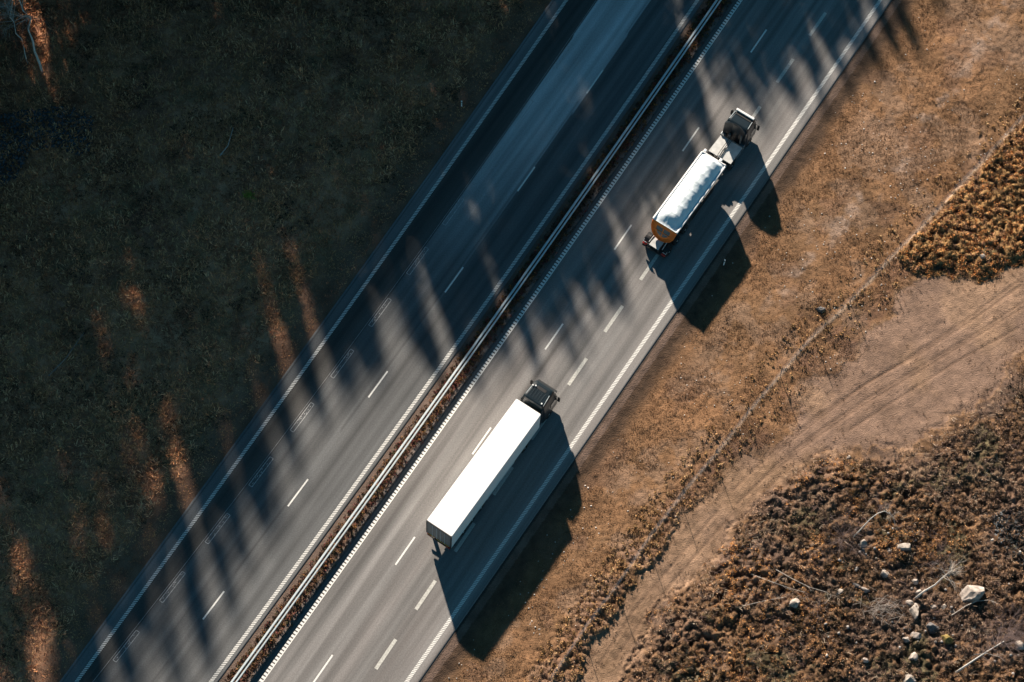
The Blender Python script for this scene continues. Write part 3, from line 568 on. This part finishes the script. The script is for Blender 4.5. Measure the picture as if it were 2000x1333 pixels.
# tall bare birches at the top left corner
def tall_birch(px, py, h, r, label, n):
    p = on(px, py); t = empty('birch', p, label, 'tree', 0, 'bare birches at the forest edge'); pts = [Vector((random.gauss(0, .04) * i, random.gauss(0, .04) * i, -.2 + h * i / 10)) for i in range(11)]
    MB().tube(pts, [r * (1 - .085 * i) for i in range(11)], 8).build('trunk', M['birch'], t, smooth_=True); mb = MB()
    for k in range(n):
        f = random.uniform(5.0, 9.9); i = int(f); a = random.random() * 6.28; branchy(mb, pts[i].lerp(pts[i + 1], f - i), (math.cos(a), math.sin(a), .6), (11.5 - f) * .38, .03, 2, .45, -.1, 4)
    mb.build('branches', M['twig_pale'], t)
tall_birch(82, 140, 19, .13, 'tall bare birch with a pale trunk in the top left corner', 34)
tall_birch(54, 126, 15, .07, 'thinner bare birch left of the tall one in the top left corner', 16)
# little green bush in the shade
p = on(486, 384); x = p.x + rng.normal(0, .22, 30); y = p.y + rng.normal(0, .15, 30)
t = empty('bush', p, 'small yellow green bush alone on the shaded forest floor', 'bush'); mb = MB()
for k in range(260):
    c = Vector((random.gauss(0, .28), random.gauss(0, .2), abs(random.gauss(.2, .15)))); a = Vector((random.gauss(0, 1), random.gauss(0, 1), random.gauss(0, .5))).normalized() * .07; b = a.orthogonal().normalized() * .045; mb.quad([c - a, c + b, c + a, c - b])
mb.build('leaves', mat('yellow_green_leaves', (.22, .24, .03), .8), t)

# ------------------------------------------------------------------ wire fence, marker posts
ft = empty('wire_fence', on(1695, 555), 'tall wire game fence on thin wooden posts running between the verge and the dirt track', 'fence'); f0 = ft.location.copy()
seg = np.linalg.norm(np.diff(FENCE, axis=0), axis=1); cum = np.concatenate([[0], np.cumsum(seg)])
def fat(d): return np.array([np.interp(d, cum, FENCE[:, 0]), np.interp(d, cum, FENCE[:, 1])])
tot = cum[-1]; dd = np.arange(.5, tot, 4.9); prev = None; mb = MB()
for d in dd:
    q = fat(d); z = float(zat(q[0], q[1])); b = Vector((q[0], q[1], z)) - f0
    MB().tube([b + Vector((0, 0, -.4)), b + Vector((random.gauss(0, .03), random.gauss(0, .03), 2.05))], [.03, .025], 8).build('post', M['wood'], ft)
    if prev is not None:
        for hh in (.1, .25, .4, .55, .75, .95, 1.2, 1.5, 1.8, 1.98): mb.tube([prev + Vector((0, 0, hh)), b + Vector((0, 0, hh))], .0035, 3)
        for k in range(1, 24): c = prev.lerp(b, k / 24); mb.tube([c + Vector((0, 0, .08)), c + Vector((0, 0, 1.98))], .0025, 3)
    prev = b
mb.build('wire_mesh', M['zinc'], ft)
def marker(px, py, label, rz):
    p = on(px, py); t = empty('marker_post', p, label, 'marker post', rz, 'roadside marker posts')
    MB().loft([[(-.04, -.06, -.3), (.05, 0, -.3), (-.04, .06, -.3)], [(-.04, -.06, .72), (.05, 0, .72), (-.04, .06, .72)]]).build('post', M['postwhite'], t)
    MB().loft([[(-.041, -.061, .72), (.051, 0, .72), (-.041, .061, .72)], [(-.041, -.061, .88), (.051, 0, .88), (-.041, .061, .88)]]).build('reflector_band', M['black'], t)
    MB().loft([[(-.06, -.08, .88), (.07, 0, .88), (-.06, .08, .88)], [(-.06, -.08, 1.05), (.06, 0, 1.0), (-.06, .08, 1.05)]]).build('post_cap', M['postwhite'], t)
marker(902, 208, 'white roadside marker post on the shaded left verge', R(62)); marker(1413, 518, 'white roadside marker post standing in the shadow of the tipper truck', R(242))

# ------------------------------------------------------------------ trucks
def wheel(parent, x, y, r=.5, w_=.3):
    MB_ = MB(); prof = [(.55 * r, -w_ / 2), (.9 * r, -w_ / 2), (r, -w_ / 2 + .05), (r, w_ / 2 - .05), (.9 * r, w_ / 2), (.55 * r, w_ / 2)]
    rings = [[Vector((math.cos(a) * q[0], q[1], math.sin(a) * q[0])) for a in np.linspace(0, 2 * math.pi, 29)[:-1]] for q in prof]
    wo = bpy.data.objects.new('wheel', None); C.objects.link(wo); wo.parent = parent; wo.location = (x, y, r)
    MB_.loft(rings, cap=False).build('tyre', M['rubber'], wo, smooth_=True)
    mb = MB().cyl((0, 0, 0), (0, 1, 0), .56 * r, w_ * .55, 24); mb.cyl((0, 0, 0), (0, 1, 0), .2 * r, w_ * .95, 12)
    mb.build('rim', M['alu'], wo); return wo
def rrect(x0, x1, y0, y1, r, n=4):
    P = []
    for cx, cy, a0 in ((x1 - r, y1 - r, 0), (x0 + r, y1 - r, 90), (x0 + r, y0 + r, 180), (x1 - r, y0 + r, 270)):
        for k in range(n + 1): a = R(a0 + 90 * k / n); P.append((cx + r * math.cos(a), cy + r * math.sin(a)))
    return P
def shell(outlines): return MB().loft([[Vector((x, y, z)) for x, y in o] for o, z in outlines])

# --- articulated lorry with a white box trailer
T = empty('semi_truck', (-4.72, -19.19, 0), 'dark green articulated truck pulling a long white box trailer', 'truck', R(60.25), 'trucks driving on the right carriageway')
L = 13.35; Wd = 1.275
shell([(rrect(.02, L, -Wd, Wd, .12), 1.12), (rrect(.02, L, -Wd, Wd, .12), 3.93), (rrect(.04, L - .03, -Wd + .03, Wd - .03, .11), 3.985)]).build('cargo_box', M['white'], T)
mb = MB(); mb.box(-.035, L - .2, -Wd - .012, -Wd + .04, 1.1, 1.2).box(-.035, L - .2, Wd - .04, Wd + .012, 1.1, 1.2); mb.build('side_rail', M['cream'], T)
mb = MB(); mb.box(-.05, .03, -Wd - .004, -Wd + .09, 1.06, 3.99).box(-.05, .03, Wd - .09, Wd + .004, 1.06, 3.99)  .box(-.05, .03, -Wd + .09, Wd - .09, 3.85, 3.99).box(-.05, .03, -Wd + .09, Wd - .09, 1.06, 1.2); mb.build('rear_frame', M['dframe'], T)
for sgn in (-1, 1):
    y0, y1 = sorted((sgn * .012, sgn * (Wd - .095))); d = MB().box(-.045, .019, y0, y1, 1.205, 3.845, .01).build('rear_door', M['greydoor'], T)
    for yy in (.2, .62): MB().tube([(-.065, sgn * yy, 1.15), (-.065, sgn * yy, 3.92)], .018, 6).build('lock_rod', M['zinc'], d)
    for zz in (1.5, 2.2, 2.9, 3.6): MB().box(-.06, -.046, sgn * (Wd - .16) - .06, sgn * (Wd - .16) + .06, zz - .03, zz + .03).build('hinge', M['zinc_dark'], d)
    MB().box(-.12, .05, sgn * .95 - .2, sgn * .95 + .2, .85, 1.0, .015).build('tail_light', M['red'], T)
    MB().box(-.07, -.05, sgn * .75 - .3, sgn * .75 + .3, 1.08, 1.19).build('reflector_plate', M['yellow'], T)
    mb = MB(); mb.box(5.4, 9.6, sgn * 1.2 - .02, sgn * 1.2 + .02, .5, .62).box(5.4, 9.6, sgn * 1.2 - .02, sgn * 1.2 + .02, .78, .9).box(5.5, 5.56, sgn * 1.2 - .05, sgn * 1.2 + .0, .5, 1.12).box(9.4, 9.46, sgn * 1.2 - .05, sgn * 1.2, .5, 1.12); mb.build('side_guard', M['zinc'], T)
    for x_ in (1.9, 3.21, 4.52):
        wheel(T, x_, sgn * 1.06, .5, .38)
        MB().box(x_ - .5, x_ + .5, sgn * 1.06 - .2, sgn * 1.06 + .2, 1.03, 1.06).build('mudguard', M['black'], T)
    MB().box(10.1, 10.22, sgn * .75 - .06, sgn * .75 + .06, .12, 1.1, .01).build('landing_leg', M['zinc'], T)
    MB().box(.55, .58, sgn * 1.06 - .25, sgn * 1.06 + .25, .25, .85).build('mud_flap', M['black'], T)
MB().box(.2, 13.0, -.45, -.3, .85, 1.12).box(.2, 13.0, .3, .45, .85, 1.12).box(1.2, 5.2, -.9, .9, .55, .7).build('chassis_beam', M['chassis'], T)
MB().box(-.06, .06, -1.15, 1.15, .5, .66, .02).build('bumper', M['chassis'], T)
MB().box(.0, .04, -.28, .28, .72, .83).build('number_plate', M['yellow'], T)
MB().box(7.0, 8.6, -.95, .95, .55, 1.05, .04).build('pallet_box', M['chassis'], T)
# tractor
MB().box(9.7, 16.0, -.48, -.34, .72, .98).box(9.7, 16.0, .34, .48, .72, .98).box(10.2, 12.3, -.5, .5, .98, 1.1).build('tractor_frame', M['chassis'], T)
for sgn in (-1, 1):
    wheel(T, 11.15, sgn * 1.02, .5, .52); wheel(T, 14.95, sgn * 1.08, .5, .34)
    MB().box(10.55, 11.75, sgn * 1.02 - .28, sgn * 1.02 + .28, 1.04, 1.08, .01).build('mudguard', M['black'], T)
    MB().box(12.1, 13.7, sgn * 1.0 - .24, sgn * 1.0 + .24, .4, 1.0, .08).build('fuel_tank', M['dgrey'], T)
def cab(Tp, x0, x1, mt, roof, roof_y, rear_y, deflect):
    w0 = 1.24
    def o(xa, xb, wf, wr, r): # slightly narrower at the nose
        P = rrect(xa, xb, -wr, wr, r); return [(x, y * (1 - (1 - wf / wr) * max(0, (x - xa) / (xb - xa)))) for x, y in P]
    b = shell([(o(x0, x1, w0 * .97, w0, .1), .55), (o(x0, x1 + .05, w0 * .98, w0, .14), 1.3), (o(x0, x1 + .02, w0 * .97, w0, .16), 1.75), (o(x0, x1 - .14, w0 * .93, w0 * .985, .2), 2.6), (o(x0, x1 - .28, roof_y, rear_y, .25), roof - .22), (o(x0 + .06, x1 - .42, roof_y - .08, rear_y - .08, .25), roof - .04), (o(x0 + .2, x1 - .62, roof_y - .25, rear_y - .25, .2), roof)])
    cb = b.build('cab', M[mt], Tp, smooth_=False)
    MB().loft([[(x1 + .03, -1.08, 1.8), (x1 + .03, 1.08, 1.8), (x1 + .06, 1.08, 1.8), (x1 + .06, -1.08, 1.8)], [(x1 - .12, -1.0, 2.62), (x1 - .12, 1.0, 2.62), (x1 - .08, 1.0, 2.62), (x1 - .08, -1.0, 2.62)]]).build('windscreen', M['glass'], Tp)
    for sgn in (-1, 1):
        MB().loft([[(x1 - 1.15, sgn * (w0 - .005), 1.8), (x1 - .2, sgn * (w0 - .035), 1.8), (x1 - .2, sgn * (w0 + .0), 1.8), (x1 - 1.15, sgn * (w0 + .012), 1.8)], [(x1 - 1.15, sgn * (w0 - .03), 2.5), (x1 - .35, sgn * (w0 - .06), 2.5), (x1 - .35, sgn * (w0 - .035), 2.5), (x1 - 1.15, sgn * (w0 - .008), 2.5)]]).build('side_window', M['glass'], Tp)
        mb = MB(); mb.box(x1 - .28, x1 - .13, sgn * 1.42 - .11, sgn * 1.42 + .11, 1.75, 2.5, .04).tube([(x1 - .25, sgn * 1.12, 2.55), (x1 - .2, sgn * 1.4, 2.52)], .025, 6).tube([(x1 - .25, sgn * 1.2, 1.85), (x1 - .2, sgn * 1.4, 1.85)], .025, 6); mb.build('mirror', M['black'], Tp)
        MB().box(x1 + .0, x1 + .075, sgn * .95 - .2, sgn * .95 + .2, .75, .95, .02).build('headlight', M['lamp'], Tp)
        MB().box(x0 + .2, x0 + .9, sgn * (w0 + .0) - .012, sgn * (w0 + .0) + .02, .7, 1.3).build('step_panel', M['black'], Tp)
        # rear side deflectors
        if deflect: MB().loft([[(x0 - deflect, sgn * 1.2, .9), (x0 + .02, sgn * 1.235, .9), (x0 + .02, sgn * 1.19, .9), (x0 - deflect, sgn * 1.15, .9)], [(x0 - deflect * .8, sgn * rear_y, roof - .25), (x0 + .02, sgn * rear_y, roof - .25), (x0 + .02, sgn * (rear_y - .05), roof - .25), (x0 - deflect * .8, sgn * (rear_y - .05), roof - .25)]]).build('side_deflector', M[mt], Tp)
    mb = MB(); mb.box(x1 - .05, x1 + .09, -1.1, 1.1, .45, .72, .04); mb.build('bumper', M['black'], Tp)
    MB().box(x1 + .03, x1 + .08, -.8, .8, 1.0, 1.6, .02).build('grille', M['black'], Tp)
    MB().loft([[(x1 - .02, -1.02, 2.72), (x1 - .02, 1.02, 2.72), (x1 + .22, .96, 2.6), (x1 + .22, -.96, 2.6)], [(x1 - .04, -1.0, 2.75), (x1 - .04, 1.0, 2.75), (x1 + .2, .94, 2.63), (x1 + .2, -.94, 2.63)]]).build('sun_visor', M['black'], Tp)
    return cb
cab(T, 13.95, 16.2, 'cab', 3.72, .98, 1.08, .3)
for k in range(5): MB().box(14.3, 15.15, -.52 + k * .26 - .03, -.52 + k * .26 + .03, 3.715, 3.745, .008).build('roof_rib', M['cab_b'], T)
MB().box(15.2, 15.5, -.45, .45, 3.69, 3.735, .02).build('roof_hatch', M['black'], T)
for x_, y_ in ((15.25, .86), (14.25, -.72), (15.35, .62)): MB().cyl((x_, y_, 3.74), (0, 0, 1), .07, .14, 12).build('roof_lamp', M['lamp'], T)
MB().tube([(14.15, -.95, 3.66), (15.25, -.86, 3.72)], .03, 6).build('air_horn', M['zinc'], T); MB().tube([(14.3, .95, 3.66), (15.2, .88, 3.7)], .03, 6).build('air_horn', M['zinc'], T)
MB().box(13.55, 13.92, -.9, .9, .95, 2.3, .04).build('air_tank_rack', M['chassis'], T)
mb = MB()
for y_ in (-.2, 0, .2): mb.tube([(13.9, y_, 2.2), (13.7, y_, 1.7), (13.5, y_ * .6, 1.5), (13.38, y_ * .5, 1.6)], .02, 6)
mb.build('air_hose', M['black'], T)

# --- tipper truck with a tarpaulined half pipe body
T = empty('tipper_truck', (12.64, 10.93, 0), 'dark green tipper truck with a white tarpaulin over an orange ended tub', 'truck', R(60.3), 'trucks driving on the right carriageway')
def tub_ring(x, top, bot, hw, n=14, th=0):
    P = []
    for k in range(n + 1):
        a = math.pi * k / n; y = -hw * math.cos(a); u = math.sin(a) ** .75; P.append(Vector((x, y * (1 if k in (0, n) else 1), top - (top - bot) * u)))
    return P
rings = [tub_ring(x, 3.16, b_, 1.22) for x, b_ in ((.1, 1.22), (.4, 1.15), (7.6, 1.15), (8.1, 1.35))]
mb = MB(); mb.loft(rings); mb.build('tub', M['alu'], T)
# tailgate: orange rim, grey middle
rr = tub_ring(0, 3.17, 1.2, 1.24); rr2 = [Vector((v.x, v.y, v.z)) for v in rr]
mb = MB(); mb.loft([[v + Vector((-.45 * (3.17 - v.z) / 2 - .02, 0, 0)) for v in rr], [v + Vector((.10, 0, 0)) for v in rr]]); tg = mb.build('tailgate', M['orange'], T)
def inset(f, dx): return [Vector((v.x - .45 * (3.17 - (2.3 + (v.z - 2.3) * f)) / 2 + dx, v.y * f, 2.3 + (v.z - 2.3) * f)) for v in rr]
MB().loft([inset(.56, -.028), inset(.56, .0)]).build('tailgate_panel', M['greydoor'], tg)
mb = MB(); a = inset(.98, -.03); b = inset(.98, -.09); mb.tube([v + Vector((-.05, 0, 0)) for v in a], .05, 6); mb.tube([inset(.8, -.06)[i] for i in range(15)], .025, 6); mb.tube([(-.42, 0, 1.5), (-.1, 0, 2.9)], .05, 6); mb.tube([(-.25, -.75, 2.25), (-.25, .75, 2.25)], .045, 6); mb.build('rib', M['orange'], tg)
# rims, tarpaulin, bows
for sgn in (-1, 1): MB().box(-.02, 8.12, sgn * 1.24 - .075, sgn * 1.24 + .075, 3.12, 3.36, .03).build('side_rim', M['white'], T)
MB().box(8.08, 8.2, -1.26, 1.26, 2.9, 3.42, .04).build('front_wall', M['white'], T)
nxq, nyq = 97, 29; X, U = np.meshgrid(np.linspace(-.02, 8.06, nxq), np.linspace(-1, 1, nyq), indexing='ij')
arch = (1 - np.abs(U) ** 2.0) * .62 * (1 - .12 * U); hip = smooth(0, 1.05, X) * (1 - .55 * smooth(7.6, 8.06, X)); rib = .035 * np.abs(np.sin((X - .3) * math.pi / .95)) ** .5
wr = (fbm(X, U * 1.2, .5, 501, 3) - .5) * .07 + (fbm(X * .5, U * 2, .3, 507, 2) - .5) * .04
Z = 3.24 + arch * hip * (1 - .0) - rib * (1 - U ** 2) * hip * 1.4 + wr * (1 - np.abs(U) ** 4) * .8
ii = np.arange(nxq * nyq).reshape(nxq, nyq); Fq = np.stack([ii[:-1, :-1], ii[1:, :-1], ii[1:, 1:], ii[:-1, 1:]], -1).reshape(-1, 4)
big('tarpaulin', np.stack([X, U * 1.2, Z], -1).reshape(-1, 3), Fq, None, M['tarp'], T, smoothed=True)
MB().tube([(-.05, -1.2, 3.26), (8.1, -1.2, 3.3)], .035, 6).build('tarp_roller', M['alu'], T)
# chassis
MB().box(-1.45, 9.4, -.5, -.36, .8, 1.1).box(-1.45, 9.4, .36, .5, .8, 1.1).box(-1.4, 0, -.9, .9, .7, .8).build('chassis_beam', M['chassis'], T)
MB().box(-1.4, .25, -.42, .55, 1.1, 1.16, .01).build('rear_deck', M['lgrey'], T)
MB().box(-1.3, 2.7, -.62, .62, .22, .78, .03).build('underbody_sun_block', M['chassis'], T)  # unseen box added to stop sunlight leaking between the wheels
MB().box(-1.52, -1.42, -1.2, 1.2, .55, .75, .02).build('bumper', M['chassis'], T)
for sgn in (-1, 1):
    for x_ in (-.7, .65, 2.0): wheel(T, x_, sgn * 1.05, .5, .38)
    mb = MB(); rg = []
    for k in range(9):
        a = math.pi * (.08 + .84 * k / 8); rg.append([Vector((-.7 + .62 * math.cos(a), sgn * 1.05 + yy, .5 + (.62 + dz) * math.sin(a))) for yy, dz in ((-.22, 0), (.22, 0), (.22, .03), (-.22, .03))])
    mb.loft(rg); mb.build('mudguard', M['black'], T)
    mb = MB(); mb.box(-1.5, -1.38, sgn * 1.0 - .2, sgn * 1.0 + .2, .8, 1.0, .015); mb.build('tail_light', M['red'], T)
    mb = MB(); mb.tube([(-1.35, sgn * .85, 1.1), (-1.35, sgn * 1.2, 1.1), (-1.15, sgn * 1.2, 1.16)], .03, 6).tube([(-1.2, sgn * .7, 1.18), (-.35, sgn * .66, 1.22)], .035, 6); mb.build('rear_bracket', M['alu'], T)
    MB().box(3.2, 6.8, sgn * 1.17 - .02, sgn * 1.17 + .02, .55, .68).box(3.2, 6.8, sgn * 1.17 - .02, sgn * 1.17 + .02, .82, .95).box(2.75, 7.0, sgn * 1.10 - .015, sgn * 1.10 + .015, .3, 1.3).build('side_guard', M['chassis'], T)  # solid inner panel added to block sun passing under the tub
    MB().box(7.0, 7.12, sgn * .7 - .06, sgn * .7 + .06, .15, 1.1).build('landing_leg', M['zinc'], T)
    wheel(T, 9.9, sgn * 1.02, .5, .52); wheel(T, 12.85, sgn * 1.08, .5, .34)
    MB().box(11.62, 12.02, sgn * 1.0 - .22, sgn * 1.0 + .24, .5, 1.42, .05).build('side_tank', M['dgrey'], T)
    MB().box(10.6, 11.5, sgn * 1.02 - .2, sgn * 1.02 + .2, .45, 1.1, .06).build('fuel_tank', M['dgrey'], T)
MB().box(8.2, 14.0, -.48, -.34, .75, 1.0).box(8.2, 14.0, .34, .48, .75, 1.0).build('tractor_frame', M['chassis'], T)
mb = MB(); mb.loft([[Vector((x, y, z)) for x, y, z in r] for r in ([(9.5, -1.2, 1.42), (9.5, 1.18, 1.42), (9.5, 1.18, 1.47), (9.5, 0, 1.5), (9.5, -1.2, 1.47)], [(11.5, -1.2, 1.42), (11.5, 1.12, 1.42), (11.5, 1.12, 1.47), (11.5, 0, 1.5), (11.5, -1.2, 1.47)])]); mb.build('catwalk_plate', M['lgrey'], T)
MB().box(11.5, 11.56, -1.1, 1.1, 1.42, 1.62).build('catwalk_rail', M['zinc_dark'], T)
mb = MB()
for k, (a, b) in enumerate((((11.7, .2), (9.3, .25)), ((11.7, .05), (9.4, .05)), ((11.7, -.1), (9.3, -.05)))):
    mb.tube([(a[0], a[1], 2.0), (11.2, a[1] + .05, 1.7), (10.4, (a[1] + b[1]) / 2 + .05, 1.58), (9.7, b[1], 1.6), (b[0], b[1], 1.3)], .028, 6)
mb.build('air_hose', M['black'], T)
mb = MB(); mb.box(8.25, 9.45, -1.0, 1.0, 1.0, 1.15, .02)
for k in range(9): mb.box(8.3 + .12 * (k % 3) * 3, 8.5 + .36 * (k % 3), -.9 + .6 * (k // 3), -.5 + .6 * (k // 3), 1.15, 1.25 + .08 * (k % 2), .02)
mb.build('gooseneck', M['chassis'], T)
for y_ in (1.05, -.62): MB().box(8.2, 8.5, y_ - .1, y_ + .14, 3.0, 3.44, .03).build('tarp_bracket', M['white'], T)
cab(T, 12.05, 13.95, 'cab_b', 3.66, 1.0, 1.1, .15)
MB().box(13.30, 13.52, -.93, .93, 3.68, 3.82, .03).build('light_bar', M['lamp'], T)
MB().box(12.98, 13.24, -.82, .82, 3.655, 3.69, .01).build('roof_hatch', M['black'], T)
MB().tube([(12.3, -.98, 3.62), (13.1, -.93, 3.68)], .03, 6).build('air_horn', M['zinc'], T); MB().tube([(12.3, .98, 3.62), (13.2, .92, 3.68)], .035, 6).build('air_horn', M['zinc'], T)
mb = MB(); rg = []
for k in range(13):
    y_ = -1.12 + 2.24 * k / 12; dx = .34 * (y_ / 1.12) ** 2; rg.append([Vector((12.1 - dx - .02, y_, 1.6)), Vector((12.16 - dx, y_, 1.6)), Vector((12.26 - dx, y_, 3.66 - .15 * abs(y_) ** 3)), Vector((12.1 - dx, y_, 3.62 - .15 * abs(y_) ** 3))])
mb.loft(rg); mb.build('roof_deflector', M['cab'], T)
mb = MB(); mb.tube([(11.78, -.75, 1.1), (11.78, -.75, 2.9)], .08, 10).tube([(11.78, .4, 1.1), (11.78, .4, 2.0)], .12, 10); mb.build('exhaust_stack', M['zinc_dark'], T)

# ------------------------------------------------------------------ the pine wood whose shadows fall across the road
def pine_mesh(seed, h, full):
    """full: dense crown; else a slim open crown (thin foliage on fine twigs)"""
    r = random.Random(seed); mb = MB(); mb.tube([Vector((r.gauss(0, .05) * i, r.gauss(0, .05) * i, h * i / 8)) for i in range(9)], [(.2 if full else .15) * (1 - .11 * i) for i in range(9)], 7)
    tm_ = mb.build('trunk', M['bark']); q = np.random.default_rng(seed); V = []
    nb = 80 if full else 95; lo = .18 if full else .25
    for k in range(nb):
        f = lo + (1 - lo) * q.random() ** .9; z = h * f; L = (3.7 if full else 1.8) * (1.02 - f) ** .6 * (.5 + .6 * q.random()) / (1 - lo) ** .5 + .15; a = q.random() * 6.28
        n = int(8 + L * 8) if full else int(12 + L * 22); u = q.random(n) ** .7; c = np.stack([np.cos(a) * L * u, np.sin(a) * L * u, z + (-.25 if full else .35) * L * u], -1) + q.normal(0, .17, (n, 3)) * (1 + .5 * L) * np.array((.6, .6, .5))
        A = q.normal(0, 1, (n, 3)); A /= np.linalg.norm(A, axis=1, keepdims=True); B_ = np.cross(A, q.normal(0, 1, (n, 3))); B_ /= np.linalg.norm(B_, axis=1, keepdims=True); s_ = (.15 + .13 * q.random((n, 1))) if full else (.10 + .10 * q.random((n, 1)))
        V.append(np.stack([c - A * s_ * 1.4, c + B_ * s_ * .6, c + A * s_ * 1.4, c - B_ * s_ * .6], 1))
    V = np.concatenate(V).reshape(-1, 3); cr = big('crown', V, np.arange(len(V)).reshape(-1, 4), None, M['needle']); return tm_, cr
kinds = [pine_mesh(900 + k, 22, k >= 3) for k in range(5)]; used = [False] * 5
TIPS = poly([(200, 1620), (400, 1450), (500, 1230), (560, 1060), (610, 920), (670, 800), (730, 800), (780, 790), (860, 770), (960, 780), (1080, 790), (1190, 680), (1290, 540), (1370, 420), (1490, 290), (1640, 230), (1790, 150), (1930, -160)])
DARK = np.concatenate([TIPS, np.array([(120, 160), (-200, 160), (-200, -80)])])
sd2 = np.array((math.cos(SUN_AZ), math.sin(SUN_AZ))); TAN = math.tan(SUN_EL); placed = []; r = np.random.default_rng(77)
KEEP = np.array([(13.6 + 1.0 * k, 12.6 + 1.75 * k) for k in range(0, 7)])      # the tipper truck drives in the sun
SUNNY = [(np.array([G(*p) for p in pts]), w_, lo_) for pts, w_, lo_ in (
    ([(600, 600), (560, 690), (500, 730)], .85, .2),               # sunlit strip of the left verge
    ([(430, 815)], .4, .3),
    ([(240, 450), (408, 400), (488, 220)], .45, .3))]   # flecks of sun on the forest floor
for it in range(60000):
    if len(placed) >= 264: break
    x_, y_ = r.uniform(-88, 50), r.uniform(-15, 116)
    if len(placed) < 70 and it % 3:   # the wood itself: shade for the ground left of the road
        q_ = G(r.uniform(-40, 660), r.uniform(200, 1400)) if it % 2 else G(r.uniform(-60, 330), r.uniform(950, 1420)); L_ = r.uniform(8, 21) / TAN; x_, y_ = q_ - sd2 * L_
    if len(placed) >= 70:             # the wood's edge: slim trees whose shadows end along the road
        u_ = r.uniform(0, len(TIPS) - 1.001) if r.random() < .6 else r.uniform(.6, 6); i_ = int(u_); q_ = TIPS[i_] + (TIPS[i_ + 1] - TIPS[i_]) * (u_ - i_); L_ = r.uniform(16, 34) / TAN + abs(r.normal(0, 4)); x_, y_ = q_ - sd2 * L_ + r.normal(0, .5, 2)
    hs = np.arange(13, 35, .5); tx_, ty_ = x_ + sd2[0] * hs / TAN, y_ + sd2[1] * hs / TAN; kk = inside(DARK, tx_, ty_)
    if not kk.any(): continue
    full = len(placed) < 70; hh = hs[kk].max() * ((r.uniform(.84, .98) if x_ < -50 and y_ < 40 else r.uniform(.72, .92)) if full else r.uniform(.86, 1.0)); tip = np.array((x_, y_)) + sd2 * hh / TAN
    if hh < 12 or tip[1] > 38 + .2 * tip[0] or tip[0] < -62 or tip[1] < -42: continue
    ok = True
    for z_ in (0, hh * .5, hh):
        px, py = PJ(x_, y_, z_); mg = 75
        if -mg < px < 2000 + mg and -mg < py < 1333 + mg: ok = False; break
    if not ok or any((x_ - a) ** 2 + (y_ - b) ** 2 < (4.6 if full else 1.7) ** 2 for a, b, *c in placed): continue
    v = KEEP - np.array((x_, y_)); al = v @ sd2; lat = np.abs(v @ np.array((-sd2[1], sd2[0]))); zc = al * TAN + 3
    if np.any((al > 0) & (zc < hh) & (lat < 1.1)): continue
    bad = False
    for P_, w_, lo_ in SUNNY:
        v = P_ - np.array((x_, y_)); al = v @ sd2; lat = np.abs(v @ np.array((-sd2[1], sd2[0]))); zc = al * TAN; bad |= bool(np.any((al > 0) & (zc < hh) & (zc > lo_ * hh) & (lat < w_ * (1.4 if full else 1))))
    if bad: continue
    placed.append((x_, y_, hh, full))
for x_, y_, hh, full in placed:
    k = r.integers(3, 5) if full else r.integers(0, 3); t = empty('pine_tree', (x_, y_, -.2), 'tall pine in the dense wood beyond the top left of the photo', 'tree', r.random() * 6.28, 'pines of the wood that shades the road'); t.scale = (hh / 22 * r.uniform(.9, 1.15),) * 2 + (hh / 22,)
    for src in kinds[k]:
        if used[k]: c = src.copy(); C.objects.link(c)
        else: c = src
        c.parent = t
    used[k] = True
for k in range(5):
    if not used[k]:
        for src in kinds[k]: bpy.data.objects.remove(src)
print('pines', len(placed))
